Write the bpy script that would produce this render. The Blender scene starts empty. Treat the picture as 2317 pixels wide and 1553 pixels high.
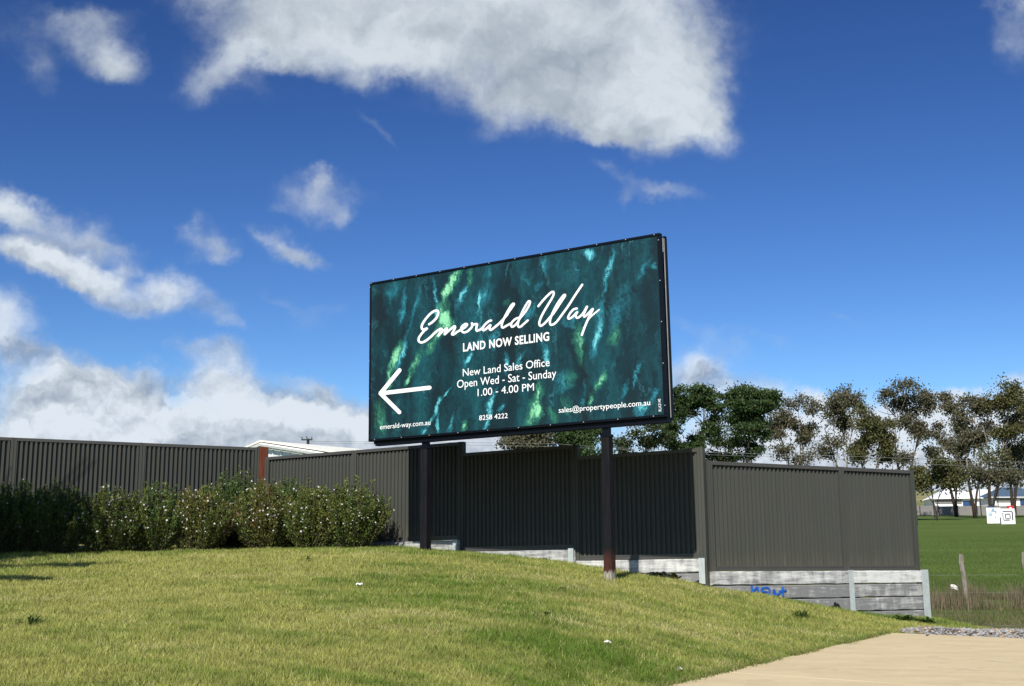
import bpy, bmesh, math, random
import numpy as np
from mathutils import Vector, Matrix, noise as mnoise

random.seed(7); RNG = np.random.default_rng(7)
scene = bpy.context.scene
COL = scene.collection

# ------------------------------------------------------------------ camera
F = 2800.0; CX, CY = 1158.5, 776.5
TH = math.atan((1310-CY)/F); RHO = 0.008
f_ = np.array([0, math.cos(TH), math.sin(TH)])
u0 = np.array([0, -math.sin(TH), math.cos(TH)]); r0 = np.array([1.0, 0, 0])
u_ = math.cos(RHO)*u0 + math.sin(RHO)*r0
r_ = math.cos(RHO)*r0 - math.sin(RHO)*u0
def at(px, py, Y=1.0):
    d = f_ + (px-CX)/F*r_ - (py-CY)/F*u_
    return Vector((d*(Y/d[1])).tolist())
cd = bpy.data.cameras.new('camera'); cam = bpy.data.objects.new('camera', cd); COL.objects.link(cam)
cd.sensor_width = 36; cd.lens = 36*F/2317.0; cd.clip_start = 0.1; cd.clip_end = 6000
M = Matrix.Identity(4)
for i in range(3):
    M[i][0] = r_[i]; M[i][1] = u_[i]; M[i][2] = -f_[i]
cam.matrix_world = M
scene.camera = cam

# ------------------------------------------------------------------ node helper
class NT:
    def __init__(s, nt): s.nt = nt
    def n(s, typ, props=None, **ins):
        nd = s.nt.nodes.new(typ)
        for k, v in (props or {}).items(): setattr(nd, k, v)
        for k, v in ins.items():
            key = int(k[1:]) if k[0] == '_' and k[1:].isdigit() else k.replace('_', ' ')
            s.set(nd.inputs[key], v)
        return nd
    def set(s, sock, v):
        if isinstance(v, bpy.types.NodeSocket): s.nt.links.new(v, sock)
        elif isinstance(v, bpy.types.Node): s.nt.links.new(v.outputs[0], sock)
        else: sock.default_value = v
    def math(s, op, a, b=0.0, clamp=False):
        return s.n('ShaderNodeMath', {'operation': op, 'use_clamp': clamp}, _0=a, _1=b).outputs[0]
    def vmath(s, op, a, b=(0, 0, 0)):
        return s.n('ShaderNodeVectorMath', {'operation': op}, _0=a, _1=b)
    def noise(s, vec, scale, detail=4, rough=0.55, dist=0.0, dim='3D'):
        return s.n('ShaderNodeTexNoise', {'noise_dimensions': dim}, Vector=vec, Scale=scale, Detail=detail, Roughness=rough, Distortion=dist)
    def mr(s, v, a, b, c=0.0, d=1.0, smooth=False):
        nd = s.n('ShaderNodeMapRange', {'interpolation_type': 'SMOOTHSTEP' if smooth else 'LINEAR'})
        s.set(nd.inputs[0], v)
        for i, x in enumerate((a, b, c, d)): s.set(nd.inputs[i+1], x)
        return nd.outputs[0]
    def mix(s, fac, a, b, blend='MIX'):
        nd = s.n('ShaderNodeMix', {'data_type': 'RGBA', 'blend_type': blend, 'clamp_factor': True})
        s.set(nd.inputs[0], fac); s.set(nd.inputs[6], a); s.set(nd.inputs[7], b)
        return nd.outputs[2]
def c4(c): return (c[0], c[1], c[2], 1.0)

# ------------------------------------------------------------------ sky, sun, exposure
SUN_H = Vector((0.262, 0.965, 0)).normalized(); SUN_EL = math.radians(39.8)
EXPO = 2**0.35
world = bpy.data.worlds.new('World'); scene.world = world; world.use_nodes = True
W = NT(world.node_tree); world.node_tree.nodes.clear()
sky = W.n('ShaderNodeTexSky', {'sky_type': 'NISHITA', 'sun_disc': False, 'sun_elevation': SUN_EL,
          'sun_rotation': math.atan2(-SUN_H.x, -SUN_H.y) % (2*math.pi), 'air_density': 1.0, 'dust_density': 0.15,
          'ozone_density': 3.0, 'altitude': 200})
tc = W.n('ShaderNodeTexCoord').outputs['Generated']
def dirnode(v): return W.n('ShaderNodeVectorMath', {'operation': 'DOT_PRODUCT'}, _0=tc, _1=tuple(v)).outputs['Value']
# clouds are described on the tangent plane of one fixed sky direction (due north, 11 degrees up)
kf = dirnode(f_); ku = dirnode(u_); kr = dirnode(r_)
kfc = W.math('MAXIMUM', kf, 0.15)
cx_ = W.math('DIVIDE', kr, kfc); cy_ = W.math('DIVIDE', ku, kfc)
base = W.n('ShaderNodeCombineXYZ', X=cx_, Y=cy_).outputs[0]
def sxy(px, py): return ((px-CX)/F, -(py-CY)/F)
w1 = W.noise(base, 9.0, 5, 0.6); w2 = W.noise(base, 34.0, 4, 0.6)
d1 = W.vmath('SCALE', W.vmath('SUBTRACT', w1.outputs['Color'], (0.5, 0.5, 0.5))); d1.inputs['Scale'].default_value = 0.075
d2 = W.vmath('SCALE', W.vmath('SUBTRACT', w2.outputs['Color'], (0.5, 0.5, 0.5))); d2.inputs['Scale'].default_value = 0.022
wp = W.vmath('ADD', base, W.vmath('ADD', d1, d2)).outputs[0]
def chain(T, acc, src):
    """orders the evaluation (keeps the shader's stack small); the value passed on is unchanged"""
    c = T.n('ShaderNodeCombineXYZ', Z=acc).outputs[0]
    return T.n('ShaderNodeVectorMath', {'operation': 'MULTIPLY_ADD'}, _0=c, _1=(0, 0, 1e-6), _2=src).outputs[0]
def blob(px, py, rx, ry, rot, amp, src):
    x, y = sxy(px, py)
    mp = W.n('ShaderNodeMapping', {'vector_type': 'TEXTURE'}, Vector=src, Location=(x, y, 0), Rotation=(0, 0, -math.radians(rot)), Scale=(rx/F, ry/F, 1))
    ln = W.n('ShaderNodeVectorMath', {'operation': 'LENGTH'}, _0=mp).outputs['Value']
    return W.mr(ln, 1.45, 0.0, 0.0, amp, True)
def total(lst, src, op='ADD'):
    acc = None
    for i, b in enumerate(lst):
        if i and i % 6 == 0: src = chain(W, acc, src)
        v = blob(*b, src)
        acc = v if acc is None else W.math(op, acc, v)
    return acc
CLOUD = [  # px, py, rx, ry, rotation (clockwise), amount
 (640,175,110,34,20,-.5),(1125,180,80,30,15,-.35),(1365,335,70,25,0,-.3),(545,190,40,50,0,-.25),(900,205,80,25,10,-.25),(1560,40,50,70,0,-.3),
 (950,-40,560,160,6,1.1),(760,60,300,120,12,.9),(560,120,130,110,-30,.75),(500,170,90,60,-50,.55),(1100,110,330,150,12,1.2),(1380,60,280,170,0,1.2),
 (1400,200,230,130,20,1.2),(1500,270,170,75,10,1.0),(1570,130,100,170,0,.7),(1620,270,50,100,-5,.4),(700,140,160,50,18,.5),(1200,230,160,60,15,.8),
 (1400,300,120,45,18,.5),(1100,290,60,30,-20,.35),(600,-120,300,120,0,.8),
 (235,90,120,70,30,.75),(280,140,80,45,25,.6),(90,150,60,50,50,.38),(60,60,120,80,0,.35),(200,20,120,30,0,.4),
 (845,305,75,17,45,.38),(1420,405,110,22,35,.5),(1500,455,110,24,5,.42),(1420,460,20,35,0,.38),
 (725,455,105,50,12,.72),(715,415,25,26,0,.42),(790,490,40,30,30,.45),(630,470,35,22,0,.25),
 (468,545,75,44,28,.72),(510,580,40,20,40,.35),(415,530,35,18,10,.3),(645,552,95,38,20,.8),(700,575,50,25,20,.55),(570,522,40,14,30,.25),
 (20,460,90,45,15,1.0),(120,500,140,50,15,.85),(200,540,110,25,5,.45),(40,570,160,50,10,.95),(130,590,120,48,12,1.05),(240,620,140,46,16,1.0),(400,640,95,46,25,1.1),(350,680,130,30,8,.6),(275,580,40,25,0,.5),
 (510,710,60,34,45,.48),(540,750,40,20,30,.4),(10,745,95,75,35,1.15),(70,800,60,30,30,.5),
 (140,850,130,60,0,.8),(260,850,130,60,0,.9),(60,930,170,90,0,1.0),(230,940,200,90,0,1.1),(330,820,60,30,20,.55),(400,920,180,90,10,1.0),(500,850,75,65,0,.9),(470,790,90,30,15,.5),(600,900,120,60,15,.8),(620,960,200,60,5,1.2),
 (790,950,140,60,0,1.1),(700,880,50,35,10,.6),(770,900,110,40,20,.6),(200,1010,500,60,0,1.3),(850,1010,400,40,0,1.2),(960,1000,260,60,0,1.0),(1100,990,120,45,0,.8),
 (1620,835,110,48,8,.95),(1560,880,110,60,0,.8),(1700,900,120,40,0,.7),(1610,760,120,26,20,.35),(1750,780,80,20,10,.26),(1890,705,70,16,20,.26),(1300,860,140,80,0,.6),
 (2300,80,60,90,-20,.62),(2290,20,50,30,0,.4),(2310,855,45,32,0,.65),(2200,885,60,18,0,.75),(2060,930,260,60,0,.95),(1860,910,80,24,0,.7),(2300,950,200,80,0,1.0),(1950,1010,300,90,0,1.2),(1850,1080,500,70,0,1.2),(2250,1080,300,70,0,1.2),(1600,1000,400,90,0,1.0),
 (700,720,60,35,0,.26),(640,690,40,22,30,.26),(760,690,60,22,0,.22)]
dens = total(CLOUD, wp)
fb = W.noise(base, 26.0, 7, 0.62)
fb2 = W.noise(base, 75.0, 5, 0.6)
edge = W.math('ADD', W.math('MULTIPLY', W.math('SUBTRACT', fb.outputs['Fac'], 0.5), 0.85), W.math('MULTIPLY', W.math('SUBTRACT', fb2.outputs['Fac'], 0.5), 0.42))
dn = W.math('ADD', dens, W.math('MULTIPLY', edge, W.mr(dens, 0.0, 0.45, 0.1, 1.0)))
alpha_f = W.mr(dn, 0.03, 1.5, 0.0, 1.0, True)
# away from the described part the clouds go on as scattered cumulus
gen = W.noise(tc, 3.0, 7, 0.6, 0.3)
alpha_g = W.mr(gen.outputs['Fac'], 0.56, 0.72, 0.0, 0.85, True)
infr = W.mr(kf, 0.72, 0.86, 0.0, 1.0, True)
alpha = W.math('ADD', W.math('MULTIPLY', alpha_f, infr), W.math('MULTIPLY', alpha_g, W.math('SUBTRACT', 1.0, infr)), True)
BRIGHT = [(1470,210,170,90,15,.42),(1080,20,260,90,0,.4),(750,90,200,70,15,.35),(540,130,70,50,0,.45),(290,90,60,40,10,.5),(400,620,90,45,20,.55),(150,575,120,30,12,.55),(20,450,90,35,0,.5),
 (15,720,60,45,30,.6),(100,860,45,18,0,.8),(420,885,60,14,25,.9),(480,905,80,40,0,.4),(600,930,170,30,8,.65),(800,945,90,30,10,.6),(300,940,170,60,0,.3),(500,850,60,40,0,.35),(60,980,140,40,0,.55),(250,990,200,30,0,.4),
 (1590,812,60,14,0,.7),(2060,900,500,60,0,.7),(1950,980,500,80,0,.6),(1560,310,110,30,10,.35),(1500,130,90,120,0,.3),(900,120,200,40,15,.3),(1540,60,60,80,0,.3),(1000,980,150,40,0,.5),(780,960,160,50,0,.3)]
DARK = [(1230,130,230,85,10,.42),(960,90,250,55,8,.2),(1300,250,200,40,15,.25),(620,160,100,40,0,.3),(1560,870,110,40,0,.5),(1660,850,60,40,0,.4),(180,800,150,25,0,.2),(340,850,90,35,20,.25),(650,890,130,30,12,.3),(380,985,60,25,0,.3),
 (200,640,140,18,12,.3),(60,530,120,18,8,.35),(60,800,60,30,30,.4),(480,800,100,25,5,.25),(180,920,160,25,5,.15),(640,985,250,25,0,.2),(520,720,60,30,40,.3)]
offp = W.vmath('ADD', wp, (-0.004, 0.011, 0)).outputs[0]
relief = W.math('SUBTRACT', W.noise(wp, 17.0, 5, 0.55).outputs['Fac'], W.noise(offp, 17.0, 5, 0.55).outputs['Fac'])
offq = W.vmath('ADD', wp, (-0.002, 0.0055, 0)).outputs[0]
relief2 = W.math('SUBTRACT', W.noise(wp, 42.0, 4, 0.55).outputs['Fac'], W.noise(offq, 42.0, 4, 0.55).outputs['Fac'])
relief = W.math('ADD', relief, W.math('MULTIPLY', relief2, W.mr(cy_, 0.12, -0.02, 0.25, 0.9)))
shn = W.math('ADD', W.math('MULTIPLY', relief, 1.9), W.math('MULTIPLY', W.math('SUBTRACT', W.noise(wp, 11.0, 4, 0.55).outputs['Fac'], 0.5), 0.9))
shn2 = W.math('MULTIPLY', W.math('SUBTRACT', fb.outputs['Fac'], 0.5), 0.5)
lit = W.math('ADD', W.math('ADD', W.math('ADD', 0.55, shn), shn2), W.math('SUBTRACT', total(BRIGHT, wp), total(DARK, wp)), True)
CM = 1.0/0.1/EXPO
ccol = W.mix(lit, (0.32*CM, 0.385*CM, 0.485*CM, 1), (0.74*CM, 0.81*CM, 0.89*CM, 1))
ccol = W.mix(W.mr(cy_, 0.02, 0.26, 0.0, 0.30), ccol, (0.42*CM, 0.47*CM, 0.49*CM, 1))
s1 = W.n('ShaderNodeVectorMath', {'operation': 'SCALE'}, _0=W.n('ShaderNodeHueSaturation', Hue=0.507, Saturation=1.12, Value=1.0, Color=sky.outputs[0]).outputs[0]); s1.inputs['Scale'].default_value = 0.1
s1 = W.vmath('MINIMUM', s1.outputs[0], (0.9, 0.9, 1.0))
s1 = W.n('ShaderNodeGamma', Color=s1.outputs[0], Gamma=1.62)
skyc = W.vmath('MULTIPLY', s1.outputs[0], (10*1.62/EXPO, 10*1.60/EXPO, 10*1.49/EXPO)).outputs[0]
fin = W.mix(alpha, skyc, ccol)
bg = W.n('ShaderNodeBackground', Color=fin, Strength=0.1)
wo = W.n('ShaderNodeOutputWorld'); W.set(wo.inputs['Surface'], bg)
world.cycles.sampling_method = 'MANUAL'; world.cycles.sample_map_resolution = 512

sd = bpy.data.lights.new('sun', 'SUN'); sd.energy = 4.8; sd.angle = math.radians(0.53); sd.color = (1.0, 0.955, 0.87)
sun = bpy.data.objects.new('sun', sd); COL.objects.link(sun)
ldir = Vector((SUN_H.x*math.cos(SUN_EL), SUN_H.y*math.cos(SUN_EL), -math.sin(SUN_EL)))
sun.rotation_euler = ldir.to_track_quat('-Z', 'Y').to_euler()
vs = scene.view_settings; vs.view_transform = 'Standard'; vs.look = 'None'; vs.gamma = 1; vs.exposure = 0.35; vs.use_curve_mapping = False

# ------------------------------------------------------------------ materials
def newmat(name):
    m = bpy.data.materials.new(name); m.use_nodes = True; m.node_tree.nodes.clear()
    return m, NT(m.node_tree)
def finish(T, color, rough=0.7, metal=0.0, bump=None, bstr=0.3, bdist=0.01, spec=0.3, trans=0.0):
    p = T.n('ShaderNodeBsdfPrincipled')
    T.set(p.inputs['Base Color'], color); T.set(p.inputs['Roughness'], rough); T.set(p.inputs['Metallic'], metal)
    T.set(p.inputs['Specular IOR Level'], spec)
    if bump is not None:
        b = T.n('ShaderNodeBump', Strength=bstr, Distance=bdist, Height=bump); T.set(p.inputs['Normal'], b)
    surf = p.outputs[0]
    if trans > 0:
        tr = T.n('ShaderNodeBsdfTranslucent'); T.set(tr.inputs['Color'], color)
        mx = T.n('ShaderNodeMixShader', _0=trans); T.set(mx.inputs[1], p); T.set(mx.inputs[2], tr); surf = mx.outputs[0]
    o = T.n('ShaderNodeOutputMaterial'); T.set(o.inputs['Surface'], surf)
def plain(name, c, rough=0.7, metal=0.0, var=0.15, scale=6.0, spec=0.3, bstr=0.0, stretch=(1, 1, 1)):
    m, T = newmat(name)
    co = T.n('ShaderNodeTexCoord').outputs['Object']
    v = T.n('ShaderNodeMapping', Vector=co, Scale=stretch).outputs[0]
    n = T.noise(v, scale, 5, 0.6).outputs['Fac']
    lo = tuple(x*(1-var) for x in c); hi = tuple(min(1, x*(1+var)) for x in c)
    col = T.mix(T.mr(n, 0.3, 0.7), c4(lo), c4(hi))
    finish(T, col, rough, metal, n if bstr else None, bstr, 0.01, spec)
    return m
def vcol(name, rough=0.6, trans=0.25, spec=0.25):
    m, T = newmat(name)
    a = T.n('ShaderNodeAttribute', {'attribute_name': 'col'}).outputs['Color']
    finish(T, a, rough, 0, None, 0, 0, spec, trans)
    return m
m, T = newmat('grey_painted_steel')
co = T.n('ShaderNodeTexCoord').outputs['Object']; rnd_ = T.n('ShaderNodeObjectInfo').outputs['Random']
z = T.n('ShaderNodeSeparateXYZ', Vector=co).outputs['Z']
nA = T.noise(T.n('ShaderNodeMapping', Vector=co, Scale=(9, 1, .5)).outputs[0], 1.6, 6, 0.6).outputs['Fac']; nB = T.noise(co, 1.3, 5, 0.6).outputs['Fac']
fc = T.mix(T.mr(nA, .3, .7), (0.055, 0.058, 0.050, 1), (0.064, 0.066, 0.058, 1)); fc = T.mix(T.mr(nB, .4, .75, 0, .3), fc, (0.078, 0.076, 0.066, 1))
fc = T.mix(T.math('MULTIPLY', rnd_, .22), fc, (0.045, 0.047, 0.042, 1))
dust = T.math('MULTIPLY', T.mr(z, 0.28, 0.0, 0, .6), T.mr(nA, .35, .7)); fc = T.mix(dust, fc, (0.13, 0.115, 0.085, 1))
finish(T, fc, 0.55, 0, None, 0, 0, 0.2); m_fence = m
m_fence_rail = plain('grey_painted_rail', (0.062, 0.060, 0.055), 0.4, 0, 0.08, 2.0, 0.4)
m_galv = plain('galvanised_steel', (0.41, 0.455, 0.45), 0.55, 0.1, 0.12, 14, 0.4)
m_blackpaint = plain('black_painted_steel', (0.0025, 0.0035, 0.007), 0.45, 0, 0.2, 8, 0.2)
m_backpanel = plain('weathered_aluminium', (0.33, 0.34, 0.33), 0.5, 0.3, 0.2, 5, 0.5)
m_white = plain('white_print', (0.86, 0.87, 0.87), 0.5, 0, 0.01, 2, 0.3)
m_screw = plain('zinc_screw', (0.7, 0.7, 0.7), 0.3, 0.6, 0.05, 5, 0.5)
m_blue = plain('blue_spray_paint', (0.012, 0.10, 0.42), 0.6, 0, 0.4, 30, 0.2)
m_black_cloth = plain('black_geotextile', (0.012, 0.012, 0.014), 0.9, 0, 0.4, 20, 0.1)
m_paper = plain('white_paper', (0.75, 0.74, 0.7), 0.8, 0, 0.1, 30, 0.2)
m_roofwhite = plain('white_metal_roof', (0.78, 0.80, 0.82), 0.5, 0, 0.05, 2, 0.3)
m_roofcream = plain('cream_metal_roof', (0.80, 0.78, 0.68), 0.5, 0, 0.04, 1, 0.3)
m_shedwall = plain('white_metal_wall', (0.62, 0.65, 0.66), 0.5, 0, 0.05, 1, 0.3)
m_roofblue = plain('blue_grey_metal_roof', (0.07, 0.11, 0.16), 0.5, 0, 0.1, 2, 0.3)
m_wallwhite = plain('white_render', (0.78, 0.78, 0.77), 0.8, 0, 0.04, 1, 0.2)
m_glassblue = plain('blue_window', (0.02, 0.06, 0.16), 0.2, 0, 0.2, 2, 0.5)
m_paling = plain('grey_paling', (0.20, 0.19, 0.18), 0.85, 0, 0.25, 3, 0.2, stretch=(6, 1, 0.4))
m_dark = plain('dark_steel', (0.02, 0.022, 0.022), 0.6, 0, 0.2, 5, 0.3)
m_red = plain('red_sign_paint', (0.55, 0.02, 0.03), 0.5, 0, 0.1, 4, 0.3)
m_palesign = plain('pale_blue_print', (0.24, 0.36, 0.44), 0.6, 0, 0.5, 3.0, 0.3)
m_wire = plain('wire', (0.25, 0.26, 0.24), 0.5, 0.3, 0.1, 2, 0.4)
m_redwood = plain('red_stained_timber', (0.115, 0.032, 0.016), 0.75, 0, 0.35, 5, 0.2, 0.3, (6, 6, 0.6))
m_leaf = vcol('leaf', 0.6, 0.18); m_grass = vcol('grass_blade', 0.6, 0.3, 0.2)
m_stone = vcol('stone_mix', 0.85, 0.0, 0.2)
m_bark = plain('dark_bark', (0.055, 0.045, 0.036), 0.9, 0, 0.4, 4, 0.1, 0.3, (4, 4, 1))
m_barkpale = plain('pale_gum_bark', (0.17, 0.15, 0.12), 0.8, 0, 0.45, 0.9, 0.1, 0.2, (1, 1, 0.4))
m_petal = plain('lilac_white_petal', (0.62, 0.57, 0.62), 0.7, 0, 0.1, 30, 0.2)

m, T = newmat('gum_bark')
co = T.n('ShaderNodeTexCoord').outputs['Object']; z = T.n('ShaderNodeSeparateXYZ', Vector=co).outputs['Z']
n1 = T.noise(T.n('ShaderNodeMapping', Vector=co, Scale=(1, 1, .35)).outputs[0], 0.9, 5, 0.6).outputs['Fac']
zz = T.math('ADD', z, T.math('MULTIPLY', T.math('SUBTRACT', n1, 0.5), 9.0))
pale = T.mix(T.mr(n1, 0.42, 0.6), (0.09, 0.075, 0.06, 1), (0.27, 0.245, 0.21, 1))
col = T.mix(T.mr(zz, 4.0, 6.5), (0.045, 0.034, 0.026, 1), pale); finish(T, col, 0.85, 0, n1, 0.3, 0.02, 0.1); m_barkpale = m
# weathered post timber
m, T = newmat('weathered_timber')
co = T.n('ShaderNodeTexCoord').outputs['Object']
st = T.n('ShaderNodeMapping', Vector=co, Scale=(14, 14, 1.2)).outputs[0]
g = T.noise(st, 3.0, 6, 0.65).outputs['Fac']
col = T.mix(T.mr(g, 0.3, 0.7), (0.09, 0.075, 0.06, 1), (0.36, 0.33, 0.27, 1))
finish(T, col, 0.9, 0, g, 0.6, 0.01, 0.1); m_timber = m
# sign post: black painted timber, paint worn to red then bare grey at the foot
m, T = newmat('worn_black_post')
co = T.n('ShaderNodeTexCoord').outputs['Object']
z = T.n('ShaderNodeSeparateXYZ', Vector=co).outputs['Z']
st = T.n('ShaderNodeMapping', Vector=co, Scale=(9, 9, 1.0)).outputs[0]
g = T.noise(st, 4.0, 6, 0.65).outputs['Fac']
oc = T.n('ShaderNodeSeparateColor', Color=T.n('ShaderNodeObjectInfo').outputs['Color']).outputs[0]
zz = T.math('ADD', T.math('ADD', z, T.math('SUBTRACT', 1.0, oc)), T.math('MULTIPLY', T.math('SUBTRACT', g, 0.5), 0.22))
black = T.mix(T.mr(g, 0.45, 0.75), (0.0035, 0.004, 0.006, 1), (0.014, 0.012, 0.012, 1))
redc = T.mix(T.mr(g, 0.3, 0.7), (0.010, 0.007, 0.007, 1), (0.085, 0.026, 0.017, 1))
grey = T.mix(T.mr(g, 0.35, 0.65), (0.10, 0.09, 0.075, 1), (0.42, 0.39, 0.33, 1))
col = T.mix(T.mr(zz, 0.55, 0.42), black, redc); col = T.mix(T.mr(zz, 0.27, 0.24), col, grey)
finish(T, col, 0.7, 0, g, 0.4, 0.006, 0.2); m_post = m
# concrete sleepers, whitewashed and blotched; each piece shifts the pattern by its own random value
m, T = newmat('concrete_sleeper')
oi = T.n('ShaderNodeObjectInfo')
co = T.n('ShaderNodeTexCoord').outputs['Object']
off = T.vmath('SCALE', T.n('ShaderNodeCombineXYZ', X=oi.outputs['Random'], Y=0.3, Z=oi.outputs['Random']).outputs[0]); off.inputs['Scale'].default_value = 37.0
v = T.vmath('ADD', co, off).outputs[0]
nb = T.noise(T.n('ShaderNodeMapping', Vector=v, Scale=(.55, 1, 4.5)).outputs[0], 3.6, 8, 0.72, 0.3).outputs['Fac']
nf = T.noise(v, 45.0, 4, 0.6).outputs['Fac']
ns = T.noise(T.n('ShaderNodeMapping', Vector=v, Scale=(1, 1, 0.25)).outputs[0], 9.0, 5, 0.6, 0.3).outputs['Fac']
tone = oi.outputs['Color']
sp = T.n('ShaderNodeSeparateColor', Color=tone)
lo = T.mix(nf, (0.15, 0.15, 0.155, 1), (0.24, 0.24, 0.235, 1)); hi = T.mix(nf, (0.50, 0.51, 0.50, 1), (0.70, 0.69, 0.65, 1))
wash = T.mr(T.math('ADD', T.math('ADD', nb, T.math('MULTIPLY', ns, 0.55)), sp.outputs[0]), 0.86, 1.18)
col = T.mix(wash, lo, hi)
hb = T.math('ADD', nb, T.math('MULTIPLY', nf, 0.5))
finish(T, col, 0.9, 0, hb, 0.5, 0.01, 0.1); m_sleeper = m
# lawn soil / thatch under the blades
m, T = newmat('lawn_thatch')
co = T.n('ShaderNodeTexCoord').outputs['Object']
n1 = T.noise(co, 0.5, 5, 0.6).outputs['Fac']; n2 = T.noise(T.n('ShaderNodeMapping', Vector=co, Scale=(1, 2.2, 1)).outputs[0], 9.0, 6, 0.7).outputs['Fac']; n3 = T.noise(co, 70.0, 3, 0.6).outputs['Fac']
c1 = T.mix(T.mr(n2, 0.35, 0.65), (0.11, 0.135, 0.025, 1), (0.20, 0.215, 0.058, 1))
c2 = T.mix(T.mr(n3, 0.3, 0.7), c1, (0.27, 0.26, 0.10, 1)); c3 = T.mix(T.mr(n1, 0.55, 0.75), c2, (0.28, 0.26, 0.11, 1))
finish(T, c3, 0.95, 0, n3, 0.6, 0.03, 0.05); m_lawn = m
# field
m, T = newmat('field_grass')
co = T.n('ShaderNodeTexCoord').outputs['Object']
y = T.n('ShaderNodeSeparateXYZ', Vector=co).outputs['Y']
n1 = T.noise(T.n('ShaderNodeMapping', Vector=co, Scale=(0.25, 1, 1)).outputs[0], 0.22, 6, 0.65).outputs['Fac']
n2 = T.noise(co, 2.5, 5, 0.7).outputs['Fac']; n3 = T.noise(co, 18.0, 4, 0.7).outputs['Fac']
green = T.mix(T.mr(n1, 0.35, 0.65), (0.075, 0.115, 0.026, 1), (0.105, 0.145, 0.038, 1))
green = T.mix(T.mr(n2, 0.4, 0.7, 0, 0.6), green, (0.065, 0.105, 0.026, 1))
dirt = T.mix(T.mr(n2, 0.38, 0.6), (0.11, 0.10, 0.055, 1), (0.20, 0.175, 0.11, 1)); dirt = T.mix(T.mr(n3, 0.4, 0.65), dirt, (0.085, 0.105, 0.03, 1))
near = T.mr(T.math('ADD', y, T.math('MULTIPLY', T.math('SUBTRACT', n2, 0.5), 6)), 24.0, 29.5)
col = T.mix(near, dirt, green)
farc = T.mix(T.mr(n1, 0.40, 0.55), (0.075, 0.11, 0.035, 1), (0.30, 0.27, 0.14, 1))
col = T.mix(T.mr(y, 170, 230), col, farc)
finish(T, col, 0.95, 0, n3, 0.5, 0.05, 0.05); m_field = m
# driveway
m, T = newmat('tan_concrete')
co = T.n('ShaderNodeTexCoord').outputs['Object']
n1 = T.noise(T.n('ShaderNodeMapping', Vector=co, Scale=(1, 3, 1)).outputs[0], 1.1, 7, 0.65).outputs['Fac']; n2 = T.noise(co, 90.0, 3, 0.7).outputs['Fac']; n3 = T.noise(T.n('ShaderNodeMapping', Vector=co, Scale=(1, 5, 1)).outputs[0], 9.0, 5, 0.7).outputs['Fac']
c1 = T.mix(T.mr(n1, 0.3, 0.7), (0.46, 0.37, 0.22, 1), (0.58, 0.475, 0.295, 1)); c1 = T.mix(T.mr(n3, 0.35, 0.75, 0, 0.5), c1, (0.68, 0.57, 0.37, 1))
c1 = T.mix(T.mr(n2, 0.55, 0.8, 0, 0.45), c1, (0.22, 0.16, 0.09, 1))
st1 = T.noise(co, 2.3, 4, 0.5, 1.5).outputs['Fac']
c1 = T.mix(T.mr(st1, 0.60, 0.72, 0, 0.35), c1, (0.36, 0.29, 0.18, 1))
spot = T.n('ShaderNodeTexVoronoi', {'feature': 'F1'}, Vector=co, Scale=1.9).outputs['Distance']
c1 = T.mix(T.mr(spot, 0.035, 0.02, 0, 0.8), c1, (0.12, 0.08, 0.045, 1))
finish(T, c1, 0.9, 0, n2, 0.3, 0.01, 0.15); m_drive = m

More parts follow.
